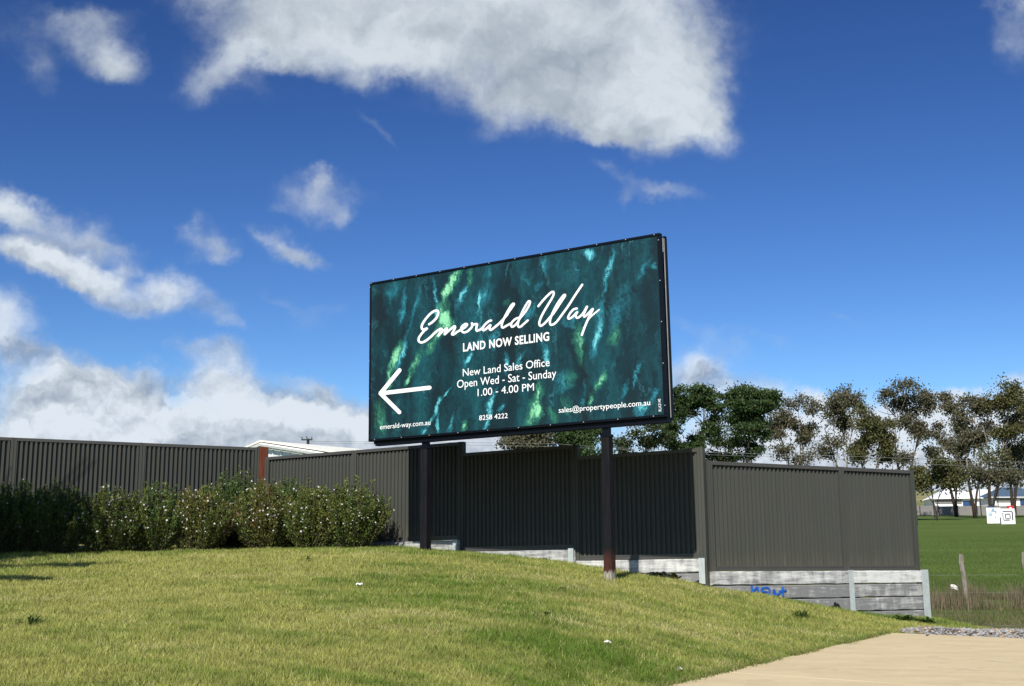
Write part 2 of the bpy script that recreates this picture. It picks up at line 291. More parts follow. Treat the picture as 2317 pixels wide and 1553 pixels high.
# ------------------------------------------------------------------ object helpers
def tagp(o, label=None, cat=None, group=None, kind=None):
    if label: o['label'] = label
    if cat: o['category'] = cat
    if group: o['group'] = group
    if kind: o['kind'] = kind
    return o
def empty(name, loc, label, cat, group=None, mat=None):
    o = bpy.data.objects.new(name, None); COL.objects.link(o); o.empty_display_size = 0.2
    if mat is not None: o.matrix_world = mat
    else: o.location = loc
    return tagp(o, label, cat, group)
def link(name, me, mat, parent=None, local=None):
    o = bpy.data.objects.new(name, me); COL.objects.link(o)
    if mat is not None and not me.materials: me.materials.append(mat)
    if parent is not None: o.parent = parent
    if local is not None: o.matrix_local = local
    return o
class MB:
    def __init__(s): s.v = []; s.f = []
    def box(s, x0, x1, y0, y1, z0, z1):
        b = len(s.v)
        s.v += [(x0,y0,z0),(x1,y0,z0),(x1,y1,z0),(x0,y1,z0),(x0,y0,z1),(x1,y0,z1),(x1,y1,z1),(x0,y1,z1)]
        s.f += [(b,b+3,b+2,b+1),(b+4,b+5,b+6,b+7),(b,b+1,b+5,b+4),(b+1,b+2,b+6,b+5),(b+2,b+3,b+7,b+6),(b+3,b,b+4,b+7)]
        return s
    def tube(s, pts, rads, n=6, cap=True):
        pts = [Vector(p) for p in pts]; b0 = len(s.v); up = Vector((0.13, 0.31, 0.94))
        for i, p in enumerate(pts):
            t = (pts[min(i+1, len(pts)-1)] - pts[max(i-1, 0)]).normalized()
            a = t.cross(up if abs(t.dot(up)) < 0.95 else Vector((1, 0, 0))).normalized(); b = t.cross(a)
            for k in range(n):
                an = 2*math.pi*k/n; q = p + (a*math.cos(an)+b*math.sin(an))*rads[i]; s.v.append(tuple(q))
        for i in range(len(pts)-1):
            for k in range(n):
                k2 = (k+1) % n; s.f.append((b0+i*n+k, b0+i*n+k2, b0+(i+1)*n+k2, b0+(i+1)*n+k))
        if cap:
            s.f.append(tuple(b0+k for k in range(n))[::-1]); s.f.append(tuple(b0+(len(pts)-1)*n+k for k in range(n)))
        return s
    def quad(s, *p):
        b = len(s.v); s.v += [tuple(q) for q in p]; s.f.append(tuple(range(b, b+len(p)))); return s
    def me(s, name, bevel=0.0, smooth=False):
        me = bpy.data.meshes.new(name); me.from_pydata(s.v, [], s.f); me.update()
        if bevel > 0:
            bm = bmesh.new(); bm.from_mesh(me)
            bmesh.ops.bevel(bm, geom=bm.edges[:], offset=bevel, segments=1, affect='EDGES', profile=0.5)
            bm.to_mesh(me); bm.free()
        if smooth: me.polygons.foreach_set('use_smooth', [True]*len(me.polygons))
        return me
def box(x0, x1, y0, y1, z0, z1, name='box', bevel=0.0): return MB().box(x0, x1, y0, y1, z0, z1).me(name, bevel)
def npmesh(name, V, nper, cols=None):
    """V: (N*nper,3) array of separate polygons with nper corners"""
    V = np.asarray(V, np.float32); n = len(V)//nper
    me = bpy.data.meshes.new(name); me.vertices.add(len(V)); me.vertices.foreach_set('co', V.ravel())
    me.loops.add(len(V)); me.loops.foreach_set('vertex_index', np.arange(len(V), dtype=np.int32))
    me.polygons.add(n); me.polygons.foreach_set('loop_start', np.arange(0, len(V), nper, dtype=np.int32))
    me.polygons.foreach_set('loop_total', np.full(n, nper, dtype=np.int32)); me.update(calc_edges=True)
    if cols is not None:
        a = me.color_attributes.new('col', 'FLOAT_COLOR', 'POINT')
        a.data.foreach_set('color', np.asarray(np.c_[cols, np.ones(len(cols))], np.float32).ravel())
    return me
def frame(P, e):
    """matrix with x axis along horizontal e, y away from the road, z up, origin P"""
    e = Vector((e[0], e[1], 0)).normalized(); y = Vector((-e.y, e.x, 0))
    m = Matrix.Identity(4)
    for i in range(3): m[i][0] = e[i]; m[i][1] = y[i]; m[i][2] = (0, 0, 1)[i]; m[i][3] = P[i]
    return m
T_ = Matrix.Translation

# ------------------------------------------------------------------ terrain
PB = Vector((-4.50, 22.20, 0)); PC = Vector((2.70, 17.64, 0)); PR1 = Vector((5.00, 18.82, 0)); PR2 = Vector((6.27, 19.58, 0))
ctrl = []
for px, py, Y in [(963,1250,17.9),(870,1234,20.9),(1045,1253,19.65),(1170,1262,19.2),(1300,1279,18.5),(1378,1315,16.2),(1450,1301,18.05),(1600,1329,17.5),(1760,1354,18.0),(1915,1384,18.6),(2090,1401,19.4),
   (800,1243,19.8),(600,1243,20.6),(450,1246,20.3),(170,1251,19.8),(0,1256,19.4),(-200,1262,19.0),
   (0,1553,8.0),(500,1553,8.2),(1000,1553,9.2),(1250,1553,10.1),(1490,1553,11.0),(1700,1503,12.6),(1900,1457,14.7),(2005,1432,16.0),
   (300,1400,11.4),(900,1400,11.9),(0,1330,14.3),(500,1318,14.7),(900,1308,15.2),(1300,1400,13.2),(1600,1400,15.0),(1800,1410,16.2),(1150,1320,15.2),(1200,1480,10.9),(2060,1425,16.6)]:
    ctrl.append(tuple(at(px, py, Y)))
ctrl += [(-14,23,.62),(-14,14,-.1),(-14,4,-1.15),(-4,3,-1.25),(2,4,-1.35),(-5,22,.62),(-1,21.5,.6),(2,20.5,.35),(8,22,-.6),(9,18,-.78),(5,20.5,-.3)]
CT = np.array(ctrl)
def tps_fit(C, lam=0.02):
    n = len(C); d = np.hypot(C[:,None,0]-C[None,:,0], C[:,None,1]-C[None,:,1])
    K = np.where(d > 0, d*d*np.log(np.maximum(d, 1e-9)), 0) + lam*np.eye(n)
    P = np.c_[np.ones(n), C[:,:2]]
    A = np.block([[K, P], [P.T, np.zeros((3, 3))]])
    return np.linalg.solve(A, np.r_[C[:,2], 0, 0, 0])
TW = tps_fit(CT)
def lawn_z(X, Y):
    X = np.asarray(X, float); Y = np.asarray(Y, float); sh = X.shape; x = X.ravel(); y = Y.ravel(); out = np.empty(len(x))
    for i in range(0, len(x), 20000):
        xs = x[i:i+20000, None]; ys = y[i:i+20000, None]; d2 = (xs-CT[:,0])**2 + (ys-CT[:,1])**2
        K = np.where(d2 > 0, 0.5*d2*np.log(np.maximum(d2, 1e-12)), 0)
        out[i:i+20000] = K@TW[:-3] + TW[-3] + TW[-2]*xs[:,0] + TW[-1]*ys[:,0]
    return out.reshape(sh)
FY = [-4000,-50,0,8,11,14,16,20,30,60,130,200,300,340,600,5000]; FZ = [-2.2,-1.9,-1.75,-1.4,-1.2,-1.0,-.86,-.77,-.73,1.1,5.7,10.0,20,22,22,0]
def field_z(X, Y): return np.interp(Y, FY, FZ)
# driveway plane through three located points
pA = at(2010,1432,16.0); pB = at(1500,1553,11.0); pC = at(2317,1445,15.4)
nP = (pB-pA).cross(pC-pA).normalized()
def ray_plane(px, py, p0, n):
    d = at(px, py, 1.0); return d*(p0.dot(n)/d.dot(n))
def drive_z(x, y): return (nP.dot(pA) - nP.x*x - nP.y*y)/nP.z
eL = (pB-pA); eL.z = 0; eL.normalize(); eBk = (pC-pA); eBk.z = 0; eBk.normalize()
def in_drive(x, y, m=0.0):
    """inside the driveway, m metres in from its left and far edges"""
    s1 = (x-pA.x)*eL.y - (y-pA.y)*eL.x      # distance from left edge
    s2 = -((x-pA.x)*(-eBk.y) + (y-pA.y)*eBk.x)
    return (-s1 > m) & (s2 > m) if (pC-pA).x*eL.y-(pC-pA).y*eL.x < 0 else (s1 > m) & (s2 > m)
def grid(xs, ys, zf, name, keep=None):
    X, Y = np.meshgrid(xs, ys); Z = zf(X, Y); V = np.stack([X, Y, Z], -1).reshape(-1, 3)
    nx, ny = len(xs), len(ys); i = np.arange((nx-1)*(ny-1)); a = (i//(nx-1))*nx + i % (nx-1)
    Fc = np.stack([a, a+1, a+nx+1, a+nx], -1)
    if keep is not None:
        cx = V[Fc].mean(1); Fc = Fc[keep(cx[:,0], cx[:,1])]
    me = bpy.data.meshes.new(name); me.from_pydata(V.tolist(), [], Fc.tolist()); me.update()
    me.polygons.foreach_set('use_smooth', [True]*len(me.polygons)); return me
xs = np.concatenate([-np.geomspace(4000, 40, 25), np.arange(-36, 60, 4.0), np.geomspace(62, 4000, 25)])
ys = np.concatenate([-np.geomspace(4000, 20, 20), np.arange(-16, 60, 1.5), np.arange(60, 360, 6.0), np.geomspace(370, 5000, 20)])
def gz(X, Y):
    Z = field_z(X, Y)
    return Z + np.where(Y > 30, 0.12*np.sin(X*0.11+1)*np.sin(Y*0.07), 0)
g = link('ground', grid(xs, ys, gz, 'ground'), m_field); tagp(g, kind='structure')
def lz(X, Y):
    Z = lawn_z(X, Y)
    # soft edge: falls to the field at its right and far sides, drops under the driveway
    ins = in_drive(X, Y, 0.02)
    Z = np.where(ins, np.minimum(Z, drive_z(X, Y)-0.12), Z)
    edge = np.clip((X-6.3-0.25*np.sin(Y*3))/1.0, 0, 1)
    Z = Z*(1-edge) + (field_z(X, Y)-0.03)*edge
    bk = np.clip((Y-(22.9))/1.2, 0, 1); Z = Z*(1-bk) + (field_z(X, Y)-0.05)*bk
    return Z + 0.012*np.sin(X*5.1+Y*1.7)*np.sin(Y*4.3-X)
lw = link('lawn', grid(np.arange(-14, 7.6, 0.08), np.arange(2.5, 24.2, 0.08), lz, 'lawn'), m_lawn); tagp(lw, kind='structure')

# driveway slab
dv = [pA, pA+eBk*9.0, pA+eBk*9.0+eL*14, pA+eL*14]
mb = MB(); top = [Vector((p.x, p.y, drive_z(p.x, p.y))) for p in dv]
n_ = 10
# two bays with a recessed joint crossing from the left edge to the right
jl = ray_plane(1625, 1520, pA, nP); jr = ray_plane(2050, 1548, pA, nP)
def left_edge(p, d):  # point where the joint line meets a line parallel to the left edge
    return p
jd = (jr-jl).normalized()
def inter(p, d, q, e):
    den = d.x*e.y-d.y*e.x; t = ((q.x-p.x)*e.y-(q.y-p.y)*e.x)/den; r = p+d*t; return Vector((r.x, r.y, drive_z(r.x, r.y)))
JL = inter(jl, jd, pA, eL); JR = inter(jl, jd, dv[1], eL)
drv = empty('driveway', (pA.x, pA.y, pA.z), None, None); tagp(drv, kind='structure')
def slab(pts, name):
    mb = MB(); n = len(pts); b = [Vector((p.x, p.y, p.z-0.14)) for p in pts]
    mb.v = [tuple(p-pA) for p in pts+b]; mb.f = [tuple(range(n)), tuple(range(2*n-1, n-1, -1))]+[(i, i+n, (i+1) % n+n, (i+1) % n) for i in range(n)]
    me = mb.me(name); bm = bmesh.new(); bm.from_mesh(me); bmesh.ops.recalc_face_normals(bm, faces=bm.faces[:])
    bmesh.ops.bevel(bm, geom=bm.edges[:], offset=0.006, segments=1, affect='EDGES'); bm.to_mesh(me); bm.free()
    return me
gapv = (eL*0.004)
link('slab', slab([top[0], top[1], JR-gapv, JL-gapv], 'slab'), m_drive, drv)
link('slab', slab([JL+gapv, JR+gapv, top[2], top[3]], 'slab'), m_drive, drv)

# ------------------------------------------------------------------ fences
P_ = 0.0755
def corr_panel(w, h, d=0.027, fl=.52):
    n = int(round(w/P_)); p = w/n; prof = []
    for i in range(n):
        x = i*p; prof += [(x+0.02*p, 0), (x+.12*p, -d), (x+fl*p, -d), (x+(fl+.12)*p, 0)]
    prof.append((w, 0))
    mb = MB()
    for x, y in prof: mb.v += [(x, y, 0), (x, y, h)]
    for i in range(len(prof)-1): mb.f.append((2*i, 2*i+2, 2*i+3, 2*i+1))
    return mb.me('fence_panel')
def fence_section(root, x0, x1, zb, zt, y=0.0, d=0.027, fl=.52):
    """one bay: sheet, top rail, bottom rail (local frame of root)"""
    w = x1-x0-0.05
    link('fence_panel', corr_panel(w, zt-zb-0.06, d, fl), m_fence, root, T_((x0+0.025, y+0.012, zb+0.03)))
    mb = MB().box(x0+0.02, x1-0.02, y-0.036, y+0.036, zt-0.042, zt)
    mb.box(x0+0.02, x1-0.02, y-0.039, y-0.031, zt-0.052, zt-0.006)
    link('top_rail', mb.me('top_rail'), m_fence_rail, root)
    mb = MB().box(x0+0.05, x1-0.05, y-0.034, y+0.034, zb+0.0, zb+0.06)
    mb.box(x0+0.06, x1-0.06, y-0.038, y+0.03, zb+0.044, zb+0.068)
    link('bottom_rail', mb.me('bottom_rail'), m_fence_rail, root)
def fpost(root, x, zb, zt, y=0.0, w=0.092):
    mb = MB().box(x-w/2, x-0.004, y-0.040, y+0.044, zb, zt).box(x+0.004, x+w/2, y-0.040, y+0.044, zb, zt-0.002).box(x-0.006, x+0.006, y-0.03, y+0.04, zb, zt-0.004)
    link('post', mb.me('post'), m_fence, root)
# middle run PB -> PC
eM = (PC-PB); LM = eM.length; MM = frame(PB, eM)
fm = empty('steel_fence', None, 'stepped grey corrugated steel fence behind the billboard, half in its shadow', 'fence', 'grey corrugated steel fences', MM)
xm = [0.12, 2.16, 4.36, 6.46, LM-0.02]
ZT = [2.17, 2.17, 1.985, 1.81]; ZB = [0.615, 0.615, 0.43, 0.262]
for i in range(4): fence_section(fm, xm[i], xm[i+1], ZB[i], ZT[i])
for x, zb, zt in ((xm[0]+.03, .3, 2.17), (xm[1], .3, 2.165), (xm[2], .2, 2.172), (xm[3], .0, 1.987), (xm[4], -.2, 1.822)): fpost(fm, x, zb, zt)
# right run PC -> PR2
eR = (PR2-PC); MR = frame(PC, eR); LR = eR.length; xr1 = (PR1-PC).length
fr = empty('steel_fence', None, 'grey corrugated steel fence on whitewashed sleepers, sunlit end beside the green field', 'fence', 'grey corrugated steel fences', MR)
for a, b in ((0.10, xr1), (xr1, LR)): fence_section(fr, a, b, 0.085, 1.63)
fpost(fr, 0.105, -.2, 1.632, 0.0, 0.07); fpost(fr, xr1, -.05, 1.634, 0, .1); fpost(fr, LR, .085, 1.634, 0, 0.07)
# left run PL -> PB
zL = at(578, 1014, 22.2).z
def on_z(px, py, z): d = at(px, py, 1.0); return d*(z/d.z)
pl1 = on_z(322, 1002.5, zL); pl2 = on_z(32, 991, zL)
eLf = Vector((PB.x-pl2.x, PB.y-pl2.y, 0)); print('left fence', pl1, pl2, eLf.length, zL)
PL0 = PB - eLf.normalized()*(eLf.length/2*3); ML = frame(PL0, eLf)
fl = empty('steel_fence', None, 'tall deeply ribbed grey steel fence behind the flowering shrubs', 'fence', 'grey corrugated steel fences', ML)
b_ = eLf.length/2
LB = [0.0, b_*1.0, b_*1.99, b_*3-0.10]
for i in range(3): fence_section(fl, LB[i], LB[i+1], 0.62, zL, 0.0, 0.042, .54)
for x in LB: fpost(fl, x, .3, zL+0.002)
# red corner post
rp = link('timber_post', box(-0.075, 0.075, -0.075, 0.075, 0, zL+0.01-0.2, 'timber_post', 0.008), m_redwood); rp.matrix_world = frame((PB.x+0.02, PB.y-0.02, 0.2), eLf)
tagp(rp, 'red stained timber corner post between the two grey fences', 'post')

# ------------------------------------------------------------------ retaining walls
def sleeper(w, seed, ragged=0.006):
    rnd = random.Random(seed); n = max(8, int(w*14)); mb = MB(); h = 0.194; ph = rnd.random()*9
    for i in range(n+1):
        x = w*i/n
        zb = ragged*(mnoise.noise(Vector((x*4+ph, 1.3, 0)))*1.6+mnoise.noise(Vector((x*14, ph, 0))))
        zt = h+ragged*0.6*mnoise.noise(Vector((x*5+ph, 7.7, 0)))
        yf = 0.004*mnoise.noise(Vector((x*3, ph, 4)))
        mb.v += [(x, -0.037+yf, zb+0.008), (x, -0.046+yf, zb+0.018), (x, -0.046+yf, zt-0.012), (x, -0.036+yf, zt), (x, 0.036, zt), (x, 0.036, zb)]
    for i in range(n):
        for k in range(6):
            k2 = (k+1) % 6; a = i*6; mb.f.append((a+k, a+6+k, a+6+k2, a+k2))
    mb.f.append(tuple(range(6))); mb.f.append(tuple(n*6+k for k in range(5, -1, -1)))
    return mb.me('concrete_sleeper')
def hpost(root, x, zt, zb, y, w=0.088):
    mb = MB().box(x-w/2, x+w/2, y-0.062, y-0.050, zb, zt).box(x-0.004, x+0.004, y-0.050, y+0.04, zb, zt-0.002).box(x-w/2, x+w/2, y+0.04, y+0.05, zb, zt-0.004)
    link('steel_post', mb.me('steel_post'), m_galv, root)
sd_ = [100]
def bay(root, x0, x1, ztop, rows, y, washes):
    for r in range(rows):
        sd_[0] += 1
        o = link('concrete_sleeper', sleeper(x1-x0, sd_[0], 0.006+0.002*(r > 0)), m_sleeper, root, T_((x0, y+(0.006 if r % 2 else 0), ztop-0.002-0.2*(r+1))))
        w = washes[min(r, len(washes)-1)]; o.color = (w, w, w, 1)
rwM = empty('retaining_wall', None, 'low stepped whitewashed concrete sleeper wall beneath the billboard shadow', 'retaining wall', 'concrete sleeper retaining walls', MM)
yW = -0.03
xq = [0.12, 2.16, 4.36, 6.46, LM]
for i in range(4): bay(rwM, xq[i]+0.012, xq[i+1]-0.012, ZB[i], 3 if i < 3 else 3, yW, [(.22, .08), (.2, .06), (.2, .06), (.30, .06)][i])
for x, zt in ((xq[1], .6), (xq[2]-0.06, .615), (xq[3]-0.06, .44), (xq[4]-.02, .265)): hpost(rwM, x, zt, zt-0.75, yW-0.02, 0.09)
rwR = empty('retaining_wall', None, 'taller concrete sleeper wall with blue graffiti and galvanised posts beside the field', 'retaining wall', 'concrete sleeper retaining walls', MR)
bay(rwR, 0.06, xr1-0.01, 0.085, 4, yW, (.24, .03, .01, .0)); bay(rwR, xr1+0.015, LR+.02, 0.085, 5, yW, (.36, .13, .10, .05, .1))
hpost(rwR, xr1+.01, 0.088, -1.0, yW-0.02, 0.088)
mb = MB().box(LR-0.01, LR+0.115, yW-0.085, yW-0.070, -1.2, 0.088).box(LR+0.055, LR+0.063, yW-0.07, yW+0.04, -1.2, 0.086).box(LR-.01, LR+0.115, yW+0.04, yW+0.052, -1.2, 0.088)
link('steel_post', mb.me('steel_post'), m_galv, rwR)
mb = MB().box(LR+0.122, LR+0.146, yW-0.06, yW+0.06, -1.2, 0.090); link('steel_angle', mb.me('steel_angle'), m_galv, rwR)
# blue graffiti: strokes lie on the second sleeper of the first bay
def ribbon(pts, w, project, lift):
    mb = MB(); P = [Vector((p[0], p[1], 0)) for p in pts]
    return P
def stroke_mesh(strokes, width, mapf, sub=6):
    """polyline strokes (photo-scale 2D points) swept to flat ribbons with round ends, mapped onto a plane"""
    mb = MB()
    for pts in strokes:
        if isinstance(pts, tuple): pts, wd = pts
        else: wd = width
        P = [Vector((p[0], p[1])) for p in pts]
        if len(P) > 2:  # Catmull-Rom
            Q = []
            for i in range(len(P)-1):
                p0 = P[max(i-1, 0)]; p1 = P[i]; p2 = P[i+1]; p3 = P[min(i+2, len(P)-1)]
                for k in range(sub):
                    t = k/sub
                    Q.append(0.5*((2*p1)+(-p0+p2)*t+(2*p0-5*p1+4*p2-p3)*t*t+(-p0+3*p1-3*p2+p3)*t**3))
            Q.append(P[-1])
        else: Q = P
        h = wd/2
        # union of segment quads and discs, staggered in depth so that no two share a plane
        for i in range(len(Q)-1):
            d = Q[i+1]-Q[i]
            if d.length < 1e-6: continue
            d.normalize(); nn = Vector((-d.y, d.x))*h
            mb.quad(*[mapf(q, stroke_mesh.k) for q in (Q[i]+nn, Q[i]-nn, Q[i+1]-nn, Q[i+1]+nn)]); stroke_mesh.k += 1
        for q in Q:
            mb.quad(*[mapf(q+Vector((math.cos(a), math.sin(a)))*h, stroke_mesh.k) for a in [2*math.pi*j/10 for j in range(10)]]); stroke_mesh.k += 1
    return mb
stroke_mesh.k = 0
nR = Vector((eR.y, -eR.x, 0)).normalized()  # toward the road
wall_p0 = PC + nR*(0.03+0.052)
def map_wall(q, k):
    p = ray_plane(q.x, q.y, wall_p0 + nR*(0.001+0.00003*k), nR)
    return MR.inverted() @ p
gs = [([(1701,1326),(1703,1350)], 4.5), ([(1703,1339),(1714,1329)], 4.5), ([(1714,1329),(1716,1338)], 4.5), ([(1738,1330),(1726,1331),(1724,1337),(1736,1341),(1735,1348),(1722,1346)], 4.2), ([(1741,1333),(1742,1346),(1750,1347),(1751,1335),(1757,1346),(1765,1341)], 4.2), ([(1771,1330),(1772,1348)], 4), ([(1764,1338),(1778,1336)], 4)]
stroke_mesh.k = 0
link('graffiti', stroke_mesh(gs, 4, map_wall).me('graffiti'), m_blue, rwR)

# ------------------------------------------------------------------ billboard
cTL = at(837, 640.5, 18.7); cBL = at(835, 999.8, 18.7); cTR = at(1492.5, 527, 15.74); cBR = at(1510, 943.4, 15.74)
e_s = Vector((cTR.x+cBR.x-cTL.x-cBL.x, cTR.y+cBR.y-cTL.y-cBL.y, 0)).normalized()
MS = frame(((cTL.x+cBL.x)/2, (cTL.y+cBL.y)/2, 0.0), e_s); MSi = MS.inverted()
nS = Vector((e_s.y, -e_s.x, 0)).normalized()
loc = [MSi @ c for c in (cTL, cTR, cBL, cBR)]
for l in loc: l.y = 0
print('sign', [tuple(round(x, 3) for x in l) for l in loc])
sTL, sTR, sBL, sBR = loc
bb = empty('billboard', None, 'large dark green marbled land sale billboard on two black posts', 'billboard', None, MS)
def bil(s, t, y): a = sBL.lerp(sBR, s).lerp(sTL.lerp(sTR, s), t); return (a.x, y, a.z)
def prism(s0, s1, t0, t1, y0, y1):
    mb = MB(); mb.v = [bil(s0,t0,y0), bil(s1,t0,y0), bil(s1,t1,y0), bil(s0,t1,y0), bil(s0,t0,y1), bil(s1,t0,y1), bil(s1,t1,y1), bil(s0,t1,y1)]
    mb.f = [(0,1,2,3),(5,4,7,6),(4,0,3,7),(1,5,6,2),(3,2,6,7),(4,5,1,0)]; return mb
Wd = (sTR-sTL).length; Hd = (sTR-sBR).length
fw, fh = 0.034/Wd, 0.034/Hd
# poster with 0..1 sheet coordinates
mb = prism(fw*.6, 1-fw*.6, fh*.6, 1-fh*.6, 0.0, 0.03); me = mb.me('poster')
uv = me.uv_layers.new(name='sheet'); crd = [(0,0),(1,0),(1,1),(0,1)]*2
for l in me.loops: uv.data[l.index].uv = crd[l.vertex_index]
m_poster, T = newmat('marble_print')
UVn = T.n('ShaderNodeUVMap', {'uv_map': 'sheet'}).outputs[0]
AS = 2.05
sc = T.vmath('MULTIPLY', UVn, (AS, 1, 1)).outputs[0]
def px2st(px, py):
    p = MSi @ ray_plane(px, py, MS.translation, nS)
    s = (p.x-sBL.x)/(sBR.x-sBL.x)
    for _ in range(4):
        zb = sBL.lerp(sBR, s).z; zt = sTL.lerp(sTR, s).z; t = (p.z-zb)/(zt-zb)
        xb = sBL.x+(sTL.x-sBL.x)*t; xt = sBR.x+(sTR.x-sBR.x)*t; s = (p.x-xb)/(xt-xb)
    return (s*AS, t)
wn1 = T.noise(sc, 5.0, 5, 0.65); wn2 = T.noise(sc, 26.0, 4, 0.6)
a1 = T.vmath('SCALE', T.vmath('SUBTRACT', wn1.outputs['Color'], (.5, .5, .5))); a1.inputs['Scale'].default_value = 0.13
a2 = T.vmath('SCALE', T.vmath('SUBTRACT', wn2.outputs['Color'], (.5, .5, .5))); a2.inputs['Scale'].default_value = 0.045
wv = T.vmath('ADD', sc, T.vmath('ADD', a1, a2)).outputs[0]
def streak(x1, y1, x2, y2, w, amp, wv):
    a = Vector(px2st(x1, y1)); b = Vector(px2st(x2, y2)); c = (a+b)/2; d = b-a
    mp = T.n('ShaderNodeMapping', {'vector_type': 'TEXTURE'}, Vector=wv, Location=(c.x, c.y, 0), Rotation=(0, 0, math.atan2(d.y, d.x)), Scale=(d.length*0.8, w/380*1.4, 1))
    ln = T.n('ShaderNodeVectorMath', {'operation': 'LENGTH'}, _0=mp).outputs['Value']
    return T.mr(ln, 1.1, 0.0, 0.0, amp*1.25, True)
def tot(lst):
    acc = None; src = wv
    for i, s_ in enumerate(lst):
        if i and i % 6 == 0: src = chain(T, acc, src)
        v = streak(*s_, src); acc = v if acc is None else T.math('ADD', acc, v)
    return acc
GREEN = [(1040,612,1000,678,13,1.4),(1010,690,985,760,18,.7),(1000,700,1012,740,8,.6),(985,690,1030,745,12,.6),(905,775,880,840,13,1.2),(950,790,925,850,9,.6),(925,850,912,872,6,.7),(880,840,876,880,9,.5),(855,910,860,990,20,.4),
 (1220,865,1224,905,13,.6),(1215,900,1200,970,17,.7),(1218,905,1219,950,10,.6),(1305,735,1316,815,13,.6),(1400,735,1385,780,12,.4),(1375,845,1348,890,8,.6),(1340,895,1335,915,6,.6),(988,755,960,805,13,.5),(1240,930,1262,965,12,.4),(1280,900,1290,950,14,.25),(1052,955,1050,978,6,.7),(1295,835,1275,870,16,.35),(1065,600,1060,650,7,.4),(1150,680,1140,700,8,.3)]
CYAN = [(984,630,985,690,5,.7),(990,690,978,715,10,.7),(1055,650,1035,700,8,1.0),(1085,665,1077,708,6,1.3),(1108,640,1082,690,20,.4),(915,660,905,730,10,.5),(885,640,880,672,20,.3),(955,640,925,745,5,.35),(918,765,900,830,9,.8),
 (1020,880,992,915,4,.7),(995,905,985,930,7,.8),(985,930,965,962,6,.8),(990,940,988,978,5,1.0),(958,972,953,992,5,.8),(1025,945,1012,978,5,.6),(1065,795,1052,825,6,1.1),(1145,798,1148,842,7,.7),(1160,828,1192,790,6,.4),
 (1117,888,1105,950,9,.9),(1105,950,1095,988,5,.8),(1128,935,1148,918,4,.5),(1235,775,1238,822,9,1.0),(1280,840,1270,885,18,.5),(1303,700,1290,730,10,.4),(1386,565,1370,662,7,.9),(1362,715,1345,800,11,.9),(1372,680,1365,722,12,.4),
 (1400,690,1388,750,14,.35),(1322,558,1345,572,12,1.3),(1231,575,1234,622,14,.4),(1225,640,1213,662,9,.35),(1206,690,1195,722,10,.45),(1473,582,1450,625,8,.4),(1476,588,1486,602,6,.7),(1455,828,1434,878,5,.7),(1422,865,1405,905,5,.4),
 (1492,882,1465,922,7,.5),(1462,920,1445,942,16,.7),(1062,785,1092,758,7,.5),(1126,748,1118,785,12,.6),(1320,865,1318,925,5,.4),(1300,605,1312,608,5,.5),(1185,620,1200,640,5,.35),(1300,745,1275,720,7,.4),(1160,560,1140,640,3,.25),(1428,640,1400,700,20,.22),(1180,800,1172,840,6,.3),(1100,620,1112,610,6,.3)]
fine = T.mr(T.noise(T.n('ShaderNodeMapping', Vector=wv, Rotation=(0, 0, -0.35), Scale=(1, .26, 1)).outputs[0], 34.0, 7, 0.8, 0.5).outputs['Fac'], 0.38, 0.62, 0.05, 1.45)
soft = T.noise(T.n('ShaderNodeMapping', Vector=wv, Rotation=(0, 0, -0.32), Scale=(1, .3, 1)).outputs[0], 7.0, 5, 0.6).outputs['Fac']
ridg = T.noise(T.n('ShaderNodeMapping', Vector=wv, Rotation=(0, 0, -0.35), Scale=(1, .22, 1)).outputs[0], 9.0, 3, 0.5, 0.5).outputs['Fac']
vein = T.mr(T.math('ABSOLUTE', T.math('SUBTRACT', ridg, 0.5)), 0.018, 0.0, 0.0, 0.28)
vein = T.math('MULTIPLY', vein, T.mr(soft, 0.45, 0.65))
ridg2 = T.noise(T.n('ShaderNodeMapping', Vector=wv, Rotation=(0, 0, -0.42), Scale=(1, .2, 1)).outputs[0], 5.0, 2, 0.5, 0.8).outputs['Fac']
vein2 = T.math('MULTIPLY', T.mr(T.math('ABSOLUTE', T.math('SUBTRACT', ridg2, 0.48)), 0.014, 0.0, 0.0, 0.8), T.mr(T.noise(sc, 2.6, 3, .5).outputs['Fac'], 0.48, 0.62))
vein = T.math('ADD', vein, T.math('MULTIPLY', vein2, T.mr(fine, 0.2, 1.2, .3, 1.0)))
gA = T.math('MULTIPLY', tot(GREEN), fine); cA = T.math('MULTIPLY', tot(CYAN), fine)
bgc = T.mix(T.mr(soft, 0.35, 0.65), (0.0085, 0.017, 0.018, 1), (0.006, 0.030, 0.042, 1))
bgc = T.mix(T.mr(T.math('ADD', soft, T.math('MULTIPLY', gA, .3)), 0.52, 0.75, 0, .55), bgc, (0.011, 0.042, 0.030, 1))
wide = T.noise(T.n('ShaderNodeMapping', Vector=wv, Rotation=(0, 0, -0.38), Scale=(1, .3, 1)).outputs[0], 3.6, 6, 0.7, 0.3).outputs['Fac']
bgc = T.mix(T.math('MULTIPLY', T.mr(wide, 0.46, 0.66, 0, .85), T.mr(fine, 0.2, 1.2, .3, 1.0)), bgc, (0.012, 0.095, 0.115, 1))
col = T.mix(T.math('ADD', vein, 0.0), bgc, (0.05, 0.20, 0.24, 1))
col = T.mix(T.mr(cA, 0.04, 0.55), col, (0.022, 0.17, 0.22, 1)); col = T.mix(T.mr(cA, 0.5, 1.05), col, (0.14, 0.50, 0.54, 1))
col = T.mix(T.mr(gA, 0.04, 0.55), col, (0.03, 0.17, 0.11, 1)); col = T.mix(T.mr(gA, 0.5, 1.1), col, (0.24, 0.60, 0.34, 1))
finish(T, col, 0.38, 0, None, 0, 0, 0.3)
link('poster', me, m_poster, bb)
